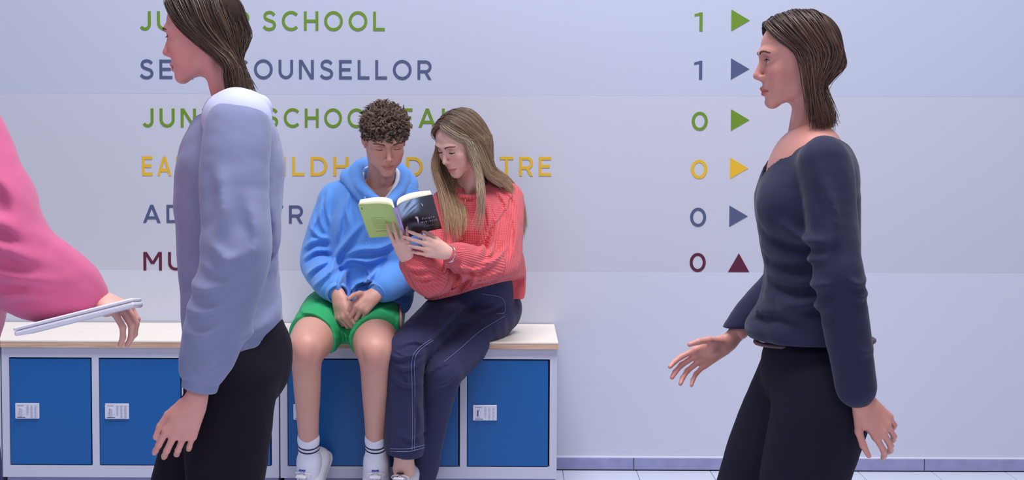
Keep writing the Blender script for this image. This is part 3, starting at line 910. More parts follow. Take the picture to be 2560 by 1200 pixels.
# fabric with knit ribs that follow the limbs (u across the ribs, v along, in metres, stored on the mesh)
def knit_mat(name, col, pitch=.0075, depth=1.0):
    m = bpy.data.materials.new(name); m.use_nodes = True
    nt = m.node_tree; N = nt.nodes; L = nt.links; b = N['Principled BSDF']
    b.inputs['Roughness'].default_value = .85; b.inputs['Specular IOR Level'].default_value = .25
    b.inputs['Sheen Weight'].default_value = .35; b.inputs['Sheen Roughness'].default_value = .4
    b.inputs['Sheen Tint'].default_value = (1, .75, .75, 1)
    at = N.new('ShaderNodeAttribute'); at.attribute_name = 'knit'
    sp = N.new('ShaderNodeSeparateXYZ'); L.new(at.outputs['Vector'], sp.inputs[0])
    def M(op, a, b2=None, c=None):
        q = N.new('ShaderNodeMath'); q.operation = op
        for i, x in enumerate((a, b2, c)):
            if x is None: continue
            if isinstance(x, (int, float)): q.inputs[i].default_value = x
            else: L.new(x, q.inputs[i])
        return q.outputs[0]
    ru = M('MULTIPLY', sp.outputs[0], 6.2832 / pitch)
    rib = M('SINE', ru)
    vv = M('MULTIPLY', sp.outputs[1], 6.2832 / .0062)
    st = M('SINE', M('ADD', vv, M('MULTIPLY', M('ABSOLUTE', rib), 1.6)))
    hgt = M('ADD', M('MULTIPLY', rib, .75), M('MULTIPLY', st, .35))
    no = N.new('ShaderNodeTexNoise'); no.inputs['Scale'].default_value = 700
    tc = N.new('ShaderNodeTexCoord'); L.new(tc.outputs['Object'], no.inputs['Vector'])
    hgt2 = M('ADD', hgt, M('MULTIPLY', no.outputs['Fac'], .5))
    bp = N.new('ShaderNodeBump'); bp.inputs['Strength'].default_value = .75 * depth; bp.inputs['Distance'].default_value = .0022
    L.new(hgt2, bp.inputs['Height']); L.new(bp.outputs[0], b.inputs['Normal'])
    r = N.new('ShaderNodeValToRGB')
    c = np.array(col[:3])
    r.color_ramp.elements[0].position = .12; r.color_ramp.elements[0].color = tuple(c * .74) + (1,)
    r.color_ramp.elements[1].position = .62; r.color_ramp.elements[1].color = tuple(c) + (1,)
    L.new(M('MULTIPLY_ADD', hgt, .42, .5), r.inputs[0]); L.new(r.outputs[0], b.inputs['Base Color'])
    return m
def limb_uv(v, limbs):
    """limbs: (a, b, up) axis segments; returns (round, along, 0)"""
    best = np.full(len(v), 1e9); out = np.zeros((len(v), 3)); base = 0
    for a, b, up, R, off in limbs:
        a, b, up = A3(a), A3(b), A3(up); d = b - a; Ln = np.linalg.norm(d); d /= Ln
        e1 = up - d * (up @ d); e1 /= np.linalg.norm(e1); e2 = np.cross(d, e1)
        q = v - a; s = q @ d; t = np.clip(s, 0, Ln); p = q - t[:, None] * d
        dist = np.linalg.norm(p, axis=1) - R
        ang = np.arctan2(q @ e2, q @ e1)
        m = dist < best
        best[m] = dist[m]
        out[m, 0] = ang[m] * max(R, .02) ; out[m, 1] = s[m] + off
    return out

def cloth(name, s, h, m, root, smooth=1, limbs=None):
    v, f = s.mesh(h, smooth)
    me = np_mesh(name, v, f)
    if limbs: attr_vec(me, 'knit', limb_uv(v, limbs))
    return child(name, me, m, root)

def front_folds(strokes, Y):
    """creases given in the x-z plane on the side facing the room; strokes: (list of world points, width, height)"""
    segs = [(catmull([np.array((A3(p)[0], A3(p)[2])) for p in pts], 5), w, hg) for pts, w, hg in strokes]
    def f(x, y, z):
        out = np.zeros_like(x)
        fr = np.clip((Y - y) / .03, 0, 1)
        for c, w, hg in segs:
            lo, hi = c.min(0) - 3 * abs(w), c.max(0) + 3 * abs(w)
            m = (x > lo[0]) & (x < hi[0]) & (z > lo[1]) & (z < hi[1]) & (fr > 0)
            if not m.any(): continue
            px, pz = x[m], z[m]; best = np.full(len(px), 1e9); bt = np.zeros(len(px)); nn = len(c) - 1
            sg = np.zeros(len(px))
            for i in range(nn):
                a, d = c[i], c[i + 1] - c[i]; L2 = d @ d + 1e-12
                t = np.clip(((px - a[0]) * d[0] + (pz - a[1]) * d[1]) / L2, 0, 1)
                dx, dz = px - a[0] - t * d[0], pz - a[1] - t * d[1]
                q = dx ** 2 + dz ** 2
                u = q < best; best[u] = q[u]; bt[u] = (i + t[u]) / nn; sg[u] = (dx * d[1] - dz * d[0])[u] / np.sqrt(L2)
            # one side rises as a ridge, the other sinks: a fold of cloth
            prof = np.exp(-best / (w * w)) - .55 * np.exp(-((sg - 1.5 * w) ** 2 + np.maximum(best - sg ** 2, 0)) / (w * w))
            out[m] -= hg * prof * np.sin(np.pi * np.clip(bt * .94 + .03, 0, 1)) ** .6 * fr[m]
        return out
    return f

# sneaker in its own frame: origin at the ankle joint, -y forward, z up, sole bottom at z=-.088
M_shoe = mat('white_leather', srgb(226, 224, 232), .45, bump=.05, bscale=180, cvar=.05, cscale=30)
M_sole = mat('shoe_sole', srgb(232, 228, 228), .55)
M_lace = mat('shoe_lace', srgb(224, 222, 230), .8)
M_liner = mat('shoe_liner', srgb(190, 190, 205), .9)
M_bluetab = mat('blue_suede_tab', srgb(44, 72, 160), .8)
_shoe = {}
def sneaker(root, M, tab_m, name='shoe', size=1.0):
    key = tab_m.name
    if key not in _shoe:
        s = SDF()
        prof = [((0, .040, -.050), .031), ((0, .01, -.050), .032), ((0, -.05, -.052), .033), ((0, -.11, -.060), .032), ((0, -.16, -.066), .024)]
        s.u(chain([p for p, _ in prof], [r for _, r in prof], 5, ((1, 0, 0), 1.15)), .02)
        s.u(Cone((0, .026, -.050), (0, .020, -.026), .032, .031, ((1, 0, 0), 1.0)), .015)
        s.u(Cone((0, -.03, -.040), (0, -.075, -.048), .031, .028, ((1, 0, 0), 1.0)), .015)
        s.u(Ell((-.004, -.125, -.062), (.043, .06, .026)), .02)
        s.s(Cone((0, .012, -.040), (0, .000, .03), .0270, .034), .004)
        s.s(Half((0, 0, -.078), (0, 0, -1), (-.1, -.25, -.12), (.1, .1, -.06)), .003)
        s.s(Cone((0, -.030, .008), (0, -.06, .05), .026, .04), .004)
        up = s.mesh(.0036)
        s = SDF()
        s.u(chain([(0, .048, -.083), (0, .0, -.083), (-.002, -.06, -.083), (-.004, -.12, -.083), (-.002, -.165, -.081)], [.031, .030, .031, .036, .028], 6, ((1, 0, 0), 1.18)), .01)
        s.s(Half((0, 0, -.088), (0, 0, -1), (-.1, -.26, -.14), (.1, .12, -.08)), .001)
        s.s(Half((0, 0, -.066), (0, 0, 1), (-.1, -.26, -.08), (.1, .12, -.03)), .002)
        so = s.mesh(.0042)
        s = SDF()
        s.u(RBox((0, -.052, -.004), (.021, .0045, .034), np.array(Matrix.Rotation(math.radians(52), 3, 'X')), .004), .004)
        s.u(RBox((0, -.085, -.026), (.020, .0045, .03), np.array(Matrix.Rotation(math.radians(66), 3, 'X')), .004), .006)
        to = s.mesh(.0025)
        _shoe[key] = (np_mesh('upper', *up), np_mesh('sole', *so), np_mesh('tongue', *to))
        _shoe[key][0].materials.append(M_shoe); _shoe[key][1].materials.append(M_sole); _shoe[key][2].materials.append(M_shoe)
    up, so, to = _shoe[key]
    M = M @ Matrix.Scale(size, 4)
    sh = bpy.data.objects.new(name, up); COL.objects.link(sh); sh.parent = root
    sh.matrix_parent_inverse = world_inv(root); sh.matrix_basis = M
    for n_, me in (('sole', so), ('tongue', to)):
        o = bpy.data.objects.new(n_, me); COL.objects.link(o); o.parent = sh
    def loc(name, me, m):
        o = link(name, me, m, sh, True); return o
    ln = []
    for i in range(5):
        t = i / 4
        y = -.052 - .062 * t; z = .004 - .036 * t + .006 * t
        w = .020 - .003 * t
        ln.append(catmull([(-w - .008, y + .008, z - .010), (-w * .4, y, z + .004), (w * .4, y - .004, z + .004), (w + .008, y - .010, z - .012)], 4))
        if i < 4: ln.append(catmull([(w + .008, y + .006, z - .012), (0, y - .006, z + .006), (-w - .008, y - .018, z - .018)], 4))
    for sx in (-1, 1):
        ln.append(catmull([(0, -.054, .010), (sx * .018, -.060, .018), (sx * .034, -.056, .004), (sx * .022, -.060, -.004), (0, -.057, .010)], 5))
        ln.append(catmull([(0, -.056, .011), (sx * .012, -.075, .008), (sx * .024, -.10, -.012), (sx * .03, -.112, -.03)], 5))
    loc('laces', tubes('laces', ln, .0021, 6), M_lace)
    loc('heel_tab', box_mesh('heel_tab', -.015, .015, .046, .0545, -.030, .002, .003, 2), tab_m)
    R_ = Matrix.Rotation(math.radians(52), 4, 'X')
    o = loc('tongue_label', box_mesh('tongue_label', -.013, .013, -.003, .0008, -.010, .010, .001, 1), tab_m)
    o.matrix_basis = Matrix.Translation((0, -.0445, .0165)) @ R_
    return sh
def foot_matrix(ankle, yaw, pitch):
    return Matrix.Translation(ankle) @ Matrix.Rotation(math.radians(yaw), 4, 'Z') @ Matrix.Rotation(math.radians(pitch), 4, 'X')

def head_piece(M, fem, open_eyes, neck_base, h=.0024, neck_r=(.052, .058), blush=.12):
    s = SDF()
    nb = np.array(M.inverted() @ V(neck_base))
    head_sdf(s, fem, open_eyes, nb, neck_r)
    v, f = s.mesh(h)
    _surf[0] = v
    c = head_colors(v, fem, blush=blush)
    return to_world(v, M), f, c
def body_object(root, pieces, m, name='body'):
    v, f = join([(p[0], p[1]) for p in pieces])
    c = np.concatenate([p[2] if len(p) > 2 else np.ones((len(p[0]), 3)) for p in pieces])
    me = np_mesh(name, v, f); attr_color(me, c)
    return child(name, me, m, root)
def hand_piece(prims, h=.0020, nails=None):
    s = SDF(); add_prims(s, prims); v, f = s.mesh(h)
    c = np.ones((len(v), 3))
    for t in (nails or []):
        d = np.linalg.norm(v - A3(t), axis=1)
        c *= 1 - np.clip(1 - d / .010, 0, 1)[:, None] * np.array([-.0, .12, .10])
    return v, f, c
# ------------------------------------------------------------------ seated boy in the blue hoodie
def build_boy():
    root = tag(empty('person', P(885, 795, -.40)), 'person in a blue hoodie and green shorts sitting on the bench, looking at the book', 'person')
    M_sk = skin_mat('skin_tan', srgb(209, 156, 140))
    M_hood = mat('blue_sweatshirt', srgb(92, 150, 228), .8, spec=.2, sheen=.25, bump=.10, bscale=900, cvar=.03, cscale=30)
    M_rib = mat('blue_rib_knit', srgb(98, 156, 230), .85, spec=.2, sheen=.2, bump=.12, bscale=700)
    M_green_c = mat('green_shorts_cloth', srgb(46, 168, 104), .65, spec=.3, bump=.04, bscale=700)
    M_tee = mat('white_cotton', srgb(228, 228, 240), .85)
    M_cord = mat('blue_drawcord', srgb(96, 158, 240), .7)
    M_sock = mat('white_sock', srgb(226, 228, 244), .9, bump=.2, bscale=500)
    M_black = mat('black_stripe', srgb(22, 24, 48), .9)
    M_curl = hair_mat('brown_curly_hair', .5)
    hipL, hipR = P(832, 778, -.30), P(938, 778, -.30)
    kneeL, kneeR = P(764, 872, -.745), P(936, 880, -.745)
    ankL, ankR = P(773, 1150, -.575), P(940, 1150, -.585)
    shL, shR = P(838, 500, -.34), P(1018, 508, -.42)
    elL, elR = P(795, 655, -.36), P(1004, 680, -.46)
    wrL, wrR = P(846, 740, -.57), P(938, 736, -.575)
    nb = P(948, 478, -.40)
    HM = head_matrix(P(962, 346, -.505), 15, 26, -3, .97)
    pieces = [head_piece(HM, False, False, nb, neck_r=(.050, .054), blush=.14)]
    # hands clasped on the lap
    hp, tipsL = hand_prims(wrL, (.18, -.50, -.80), (-.557, -.58, .31), -1, size=.98, curls=[(.75, .70, .35), (.85, .70, .35), (.90, .75, .35), (.95, .75, .4)], spread=.05, thumb=(.4, .5, .4), thumb_dir=(.45, .35, -.75), wrist_from=lerp(elL, wrL, .72))
    pieces.append(hand_piece(hp, nails=tipsL))
    hp, tipsR = hand_prims(wrR, (-.58, -.66, -.46), (.12, -.72, .68), 1, size=.98, curls=[(.70, .75, .4), (.85, .85, .4), (.95, .85, .4), (1.0, .8, .4)], spread=.05, thumb=(.4, .4, .3), thumb_dir=(-.45, -.75, .25), wrist_from=lerp(elR, wrR, .65))
    pieces.append(hand_piece(hp, nails=tipsR))
    for hip, kn, an, sx in ((hipL, kneeL, ankL, -1), (hipR, kneeR, ankR, 1)):
        s = SDF()
        s.u(chain([lerp(hip, kn, .35), lerp(hip, kn, .62), lerp(hip, kn, .84), kn], [.081, .076, .066, .050], 4), .02)
        s.u(Ell(lerp(hip, kn, .97) + (0, -.008, .004), (.050, .044, .052)), .02)
        s.u(Ell(lerp(kn, an, .05) + (0, -.040, 0), (.024, .018, .028)), .016)      # kneecap
        for q_ in (-1, 1): s.s(Ell(lerp(kn, an, .04) + (q_ * .033, -.040, 0), (.009, .012, .024)), .022)
        s.u(Cone(lerp(kn, an, .17) + (0, -.042, 0), lerp(kn, an, .22) + (0, -.040, 0), .012, .010), .018)
        s.u(chain([kn, lerp(kn, an, .18), lerp(kn, an, .38), lerp(kn, an, .66), lerp(kn, an, .88), an], [.050, .0425, .0405, .0345, .030, .0295], 4), .015)
        s.u(Cone(lerp(kn, an, .12) + (sx * -.012, .030, 0), lerp(kn, an, .48) + (sx * -.008, .022, 0), .029, .020), .03)   # calf
        s.u(Cone(lerp(kn, an, .12) + (sx * .014, .022, 0), lerp(kn, an, .40) + (sx * .010, .018, 0), .026, .018), .03)
        s.u(Cone(lerp(kn, an, .16) + (0, -.037, 0), lerp(kn, an, .8) + (0, -.022, 0), .010, .008), .022)                  # shin
        v, f = s.mesh(.0042)
        kd = np.exp(-(np.linalg.norm(v - (lerp(kn, an, .06) + (0, -.045, 0)), axis=1) / .05) ** 2)
        cc_ = np.ones((len(v), 3)) * (1 - kd[:, None] * np.array([.03, .17, .14]))
        pieces.append((v, f, cc_))
    s = SDF()      # trunk and upper limbs beneath the clothes
    mid = lerp(hipL, hipR, .5)
    s.u(Ell(A3(mid) + (0, 0, -.005), (.155, .10, .085)), .03)
    s.u(chain([mid, lerp(mid, nb, .4), lerp(mid, nb, .75), nb], [.10, .10, .105, .05], 3), .04)
    for a, b, c in ((shL, elL, wrL), (shR, elR, wrR)):
        s.u(Cone(lerp(nb, a, .3), a, .05, .045), .03); s.u(Cone(a, b, .045, .036), .02); s.u(Cone(b, lerp(b, c, .8), .036, .027), .02)
    for a, b in ((hipL, kneeL), (hipR, kneeR)): s.u(Cone(a, lerp(a, b, .45), .078, .070), .03)
    v, f = s.mesh(.011); pieces.append((v, f))
    body_object(root, pieces, M_sk)
    brow_lash(root, HM, False, M_browd, M_lash, .95, iris_m=M_iris, eye_m=M_eyew)

    # hoodie
    s = SDF()
    tor = [P(900, 765, -.315), P(912, 700, -.34), P(925, 620, -.36), P(934, 550, -.375), P(938, 505, -.38)]
    s.u(chain(tor, [.148, .150, .150, .150, .105], 4, ((0, 1, 0), .80)), .03)
    s.u(Ell(P(905, 742, -.37), (.150, .125, .055)), .04)
    for sh_, sx in ((shL, -1), (shR, 1)):
        s.u(Cone(P(945, 468, -.36), A3(sh_) + (0, .0, .0), .060, .062), .05)
    sL = chain([A3(shL) + (.012, 0, -.0), lerp(shL, elL, .5) + (-.006, 0, 0), elL, lerp(elL, wrL, .5) + (-.004, 0, 0), lerp(elL, wrL, .76)], [.068, .062, .062, .056, .049], 4)
    sR = chain([A3(shR) + (-.008, 0, 0), lerp(shR, elR, .5), elR, lerp(elR, wrR, .5), lerp(elR, wrR, .70)], [.066, .062, .060, .056, .049], 4)
    s.u(sL, .016); s.u(sR, .016)
    # drooping back hem at the right
    s.u(chain([P(1000, 715, -.34), P(1004, 745, -.36), P(1008, 772, -.40)], [.045, .026, .010], 4), .03)
    s.u(chain([P(1000, 700, -.42), P(1022, 718, -.42)], [.04, .02], 3), .03)
    f1 = [([P(848, 668, -.46), P(880, 648, -.46), P(925, 652, -.46), P(962, 640, -.46)], .008, .012),
          ([P(836, 690, -.46), P(842, 640, -.46), P(872, 600, -.46), P(905, 560, -.46)], .010, .014),
          ([P(858, 640, -.46), P(905, 622, -.46), P(955, 618, -.46), P(990, 600, -.46)], .010, .012),
          ([P(862, 740, -.46), P(858, 705, -.46), P(866, 672, -.46)], .009, .013),
          ([P(880, 745, -.46), P(890, 712, -.46), P(925, 695, -.46), P(948, 664, -.46)], .009, .012),
          ([P(845, 600, -.46), P(850, 560, -.46), P(858, 510, -.46)], .010, .010),
          ([P(875, 560, -.46), P(868, 520, -.46), P(872, 480, -.46)], .009, .008),
          ([P(925, 640, -.46), P(917, 655, -.46), P(925, 685, -.46), P(950, 705, -.46)], .0035, .005),
          ([P(838, 668, -.46), P(880, 660, -.46), P(918, 664, -.46)], .0035, .004)]
    f2 = [([P(756, 622, -.46), P(780, 604, -.46), P(816, 600, -.46)], .008, .011), ([P(757, 650, -.46), P(785, 628, -.46), P(822, 628, -.46)], .008, .012),
          ([P(768, 688, -.46), P(795, 664, -.46), P(824, 650, -.46)], .008, .011), ([P(788, 716, -.46), P(815, 690, -.46), P(838, 668, -.46)], .008, .009),
          ([P(800, 500, -.46), P(795, 545, -.46), P(810, 585, -.46)], .008, .008), ([P(770, 570, -.46), P(790, 590, -.46), P(815, 596, -.46)], .007, .008),
          ([P(815, 480, -.46), P(812, 520, -.46), P(820, 560, -.46)], .007, .008), ([P(772, 600, -.46), P(776, 570, -.46), P(790, 540, -.46)], .008, .006)]
    s.disp(front_folds([(a, b * 1.15, c * 1.7) for a, b, c in f1 + f2], -.36))
    s.disp(fold_noise(5, .0016, 34, (1, 1, .7)))
    s.disp(fold_noise(8, .0007, 80))
    # neck opening and underside
    s.s(chain([P(947, 510, -.43), P(950, 470, -.43), P(955, 400, -.44)], [.030, .062, .085], 4), .008)
    s.s(Cone(P(955, 478, -.50), P(958, 500, -.56), .035, .012), .008)
    s.s(Half(P(890, 768, -.5), (-.02, -.1, -1), P(700, 860, -.1) + V((0, .3, 0)), P(1100, 760, -.8)) if False else Cone(P(885, 800, -.32), P(885, 802, -.33), .06), .005)
    cloth('hoodie', s, .0046, M_hood, root)
    hd = root.children[-1]
    # ribbed cuffs
    for el, wr, t, n_ in ((elL, wrL, .82, 1), (elR, wrR, .82, 2)):
        c = SDF(); a, b = lerp(el, wr, t - .02), lerp(el, wr, t + .13)
        c.u(Cone(a, b, .0430, .0400), .003)
        c.s(Cone(lerp(a, b, .55), lerp(a, b, 2.2), .0325, .0345), .002)
        c.s(Half(b, b - a, b - .08, b + .08), .002)
        child('cuff', np_mesh('cuff', *c.mesh(.0024)), M_rib, hd)
    # hood lying round the neck: two rolls of cloth
    c = SDF()
    ring = [P(957, 512, -.545), P(925, 488, -.53), P(897, 455, -.47), P(892, 425, -.37), P(925, 410, -.27), P(975, 412, -.26), P(1008, 438, -.34), P(1006, 468, -.45), P(985, 494, -.52), P(962, 512, -.545)]
    c.u(chain(ring, [.012, .016, .020, .024, .030, .030, .024, .020, .016, .012], 5), .008)
    ring2 = [P(952, 520, -.53), P(905, 492, -.50), P(878, 455, -.42), P(872, 440, -.34), P(930, 428, -.23), P(985, 430, -.23), P(1022, 455, -.33), P(1022, 482, -.42), P(990, 505, -.50), P(958, 520, -.53)]
    c.u(chain(ring2, [.010, .016, .022, .030, .038, .038, .030, .022, .016, .010], 5), .008)
    c.u(Ell(P(950, 455, -.20), (.12, .05, .075)), .03)
    c.disp(fold_noise(21, .0035, 38)); c.disp(fold_noise(22, .0012, 90))
    child('hood', np_mesh('hood', *c.mesh(.0045)), M_hood, hd)
    ln = [catmull([P(912, 492, -.560), P(914, 515, -.575), P(912, 545, -.578), P(915, 580, -.572), P(915, 604, -.560)], 6),
          catmull([P(966, 497, -.565), P(968, 515, -.578), P(966, 540, -.58), P(968, 565, -.58)], 6)]
    for l in ln:
        child('drawcord', tubes('drawcord', [l], .0032, 8), M_cord, hd)
        child('cord_tip', tubes('cord_tip', [[l[-1], l[-1] + (0, 0, -.012)]], .0042, 8), M_cord, hd)
    # kangaroo pocket: a raised panel with an edge
    # white t-shirt at the neck
    c = SDF()
    c.u(chain([P(950, 508, -.50), P(918, 478, -.49), P(906, 448, -.44), P(912, 425, -.36), P(950, 415, -.31), P(990, 425, -.35), P(993, 450, -.43), P(978, 482, -.48), P(955, 508, -.50)], [.008] * 9, 5), .004)
    c.u(chain([P(945, 520, -.485), P(905, 480, -.46), P(896, 450, -.40), P(945, 430, -.28), P(1004, 455, -.38), P(985, 495, -.46), P(950, 520, -.485)], [.014] * 7, 5), .01)
    child('tshirt', np_mesh('tshirt', *c.mesh(.0042)), M_tee, root)
    # shorts
    s = SDF()
    s.u(Ell(A3(mid) + (0, -.01, -.005), (.178, .125, .098)), .03)
    for hip, kn, sx in ((hipL, kneeL, -1), (hipR, kneeR, 1)):
        s.u(chain([A3(hip) + (sx * .012, 0, 0), lerp(hip, kn, .35) + (sx * .006, 0, 0), lerp(hip, kn, .80) + (0, 0, .002)], [.092, .088, .0815], 4), .03)
    s.u(chain([P(884, 800, -.36), P(878, 818, -.46), P(872, 836, -.56)], [.055, .040, .018], 3), .04)
    dl = A3(kneeL) - A3(hipL)
    for hip, kn, tcut, sx in ((hipL, kneeL, .74, -1), (hipR, kneeR, .74, 1)):
        d = A3(kn) - A3(hip); d /= np.linalg.norm(d)
        nrm = d + np.array([sx * .25, 0, .05])
        c0 = lerp(hip, kn, tcut)
        s.s(Half(c0, nrm, c0 - .16, c0 + .16), .004)
        s.s(Cone(lerp(hip, kn, .56) + (0, 0, .002), lerp(hip, kn, 1.0), .0745, .0765), .003)
    s.disp(front_folds([([P(770, 790, -.52), P(800, 800, -.52), P(850, 830, -.52)], .007, .006), ([P(750, 770, -.52), P(800, 775, -.52), P(840, 800, -.52)], .007, .006), ([P(985, 760, -.52), P(940, 770, -.52), P(905, 800, -.52)], .007, .006),
                        ([P(995, 780, -.52), P(1002, 810, -.52)], .005, .004), ([P(860, 815, -.52), P(872, 835, -.52), P(868, 850, -.52)], .007, .008), ([P(895, 808, -.52), P(885, 830, -.52), P(890, 848, -.52)], .006, .007)], -.30))
    s.s(Half((0, 0, TOPZ + .001), (0, 0, -1), (-1, -.49, TOPZ - .1), (-.2, -.1, TOPZ + .05)), .002)
    s.s(Half((0, 0, TOPZ - .018), (0, .0, -1), (-1, -.75, TOPZ - .16), (-.2, -.4, TOPZ + .01)), .004)
    s.disp(fold_noise(31, .0020, 32))
    cloth('shorts', s, .0042, M_green_c, root)
    so = root.children[-1]
    # side tape of the shorts
    c = SDF(); c.u(chain([P(996, 752, -.36), P(1001, 785, -.50), P(1002, 815, -.60)], [.009, .010, .009], 4, ((1, 0, 0), .5)), .004)
    child('side_tape', np_mesh('side_tape', *c.mesh(.003)), mat('striped_tape', srgb(196, 120, 134), .8, cvar=.5, cscale=120), so)
    # socks
    for an, kn, sx, top, yaw, pit in ((ankL, kneeL, -1, .80, -24, 52), (ankR, kneeR, 1, .795, 3, 52)):
        c = SDF()
        a = lerp(kn, an, top)
        M = foot_matrix(an, yaw, pit)
        c.u(Cone(a, lerp(kn, an, .97), .0375, .0372), .01)
        c.u(Cone(a, lerp(kn, an, top + .012), .0395, .0395), .002)
        c.u(chain([an, M @ V((0, -.03, -.022)), M @ V((0, -.075, -.050))], [.0365, .033, .024], 4), .02)
        c.u(Cone(an, M @ V((0, .018, -.045)), .032, .026), .02)
        c.disp(fold_noise(41, .0010, 60)); c.disp(lambda x, y, z: .0005 * np.sin(x * 900))
        so = child('sock', np_mesh('sock', *c.mesh(.0034)), M_sock, root)
        for t in (top + .045, top + .078):
            sock_stripe(so, lerp(kn, an, 0), an, .0397, t, M_black, .0048)
        sneaker(root, M, M_bluetab)
    # curls: locks of a few strands each winding together
    q = np.random.default_rng(12)
    K = 980
    d = q.normal(size=(K * 6, 3)); d /= np.linalg.norm(d, axis=1)[:, None]
    c0 = np.array([0.002, .014, .030]); rr = np.array([.0815, .098, .080])
    p = c0 + d * rr
    hl = .058 - (p[:, 1] + .07) * .95
    hl = np.maximum(hl, -.045); hl = np.where(p[:, 1] < -.045, .037 - 3 * (p[:, 0]) ** 2, hl)
    keep = (p[:, 2] > hl) & ~((np.abs(p[:, 0]) > .05) & (p[:, 2] < .0) & (p[:, 1] < .03))
    p = p[keep][:K]; d = d[keep][:K]; K = len(p)
    nn = d / rr; nn /= np.linalg.norm(nn, axis=1)[:, None]
    side = np.clip((p[:, 2:3] - .02) / .06, 0, 1)
    frt = np.clip((-p[:, 1:2] - .03) / .05, 0, 1)
    p = p + nn * .013 * frt
    ax = nn + np.array([0, -.25, .25]) * side * (1 - frt) + np.array([0, -.35, -.75]) * frt + np.array([0, -.1, -.55]) * (1 - side) + q.normal(size=(K, 3)) * .38
    ax /= np.linalg.norm(ax, axis=1)[:, None]
    e1 = np.cross(ax, q.normal(size=(K, 3))); e1 /= np.linalg.norm(e1, axis=1)[:, None]; e2 = np.cross(ax, e1)
    npt = 12; SN = 6; t = np.linspace(0, 1, npt)[None, :, None]
    Ln = q.uniform(.016, .034, (K, 1, 1)) * (.45 + .65 * side[:, :, None])
    hr = q.uniform(.0055, .0105, (K, 1, 1)) * (.6 + .4 * side[:, :, None]); tu = q.uniform(.8, 1.5, (K, 1, 1)) * 6.28; ph = q.uniform(0, 6.28, (K, 1, 1))
    lvk = q.uniform(.6, 1.5, (K, 1, 1))
    LL, RR_, CC = [], [], []
    for k in range(SN):
        o = q.normal(size=(K, 1, 3)) * .0016; dp = q.normal(size=(K, 1, 1)) * .16; dr = q.normal(size=(K, 1, 1)) * .0006
        L = p[:, None] - ax[:, None] * .003 + o + ax[:, None] * Ln * t * (1 + dp * .3) + (e1[:, None] * np.cos(tu * t + ph + dp) + e2[:, None] * np.sin(tu * t + ph + dp)) * (hr + dr) * np.sqrt(t)
        LL.append(L); RR_.append((.0014) * (1 - .6 * np.linspace(0, 1, npt) ** 2)[None] * q.uniform(.7, 1.3, (K, 1)))
        CC.append((np.array([.060, .038, .028]) * (1 - t) + np.array([.17, .115, .085]) * t) * lvk * q.uniform(.75, 1.25, (K, 1, 1)))
    L = np.concatenate(LL)
    child('hair', strands_mesh('hair', to_world(L.reshape(-1, 3), HM).reshape(L.shape), np.concatenate(RR_), 3, np.concatenate(CC)), M_curl, root)
    # close-cropped layer under the curls
    c = SDF()
    c.u(Ell(c0 + (0, .004, .003), rr + .0035), .01); c.u(Ell((0, -.040, .040), (.064, .0565, .055)), .01)
    c.s(Ell((0, -.080, -.02), (.066, .060, .066)), .010)
    c.s(Ell((0, -.02, -.075), (.09, .075, .060)), .008)
    for sx in (-1, 1): c.s(Ell((sx * .078, -.002, -.018), (.02, .026, .034)), .006)
    c.disp(fold_noise(51, .0035, 260)); 
    v, f = c.mesh(.003)
    me = np_mesh('hair_base', to_world(v, HM), f); attr_color(me, np.tile(np.array([.050, .032, .024]), (len(v), 1)))
    child('hair_base', me, M_base, root)
    return root
M_browd = mat('brow_hair', srgb(96, 66, 54), .6)
build_boy()
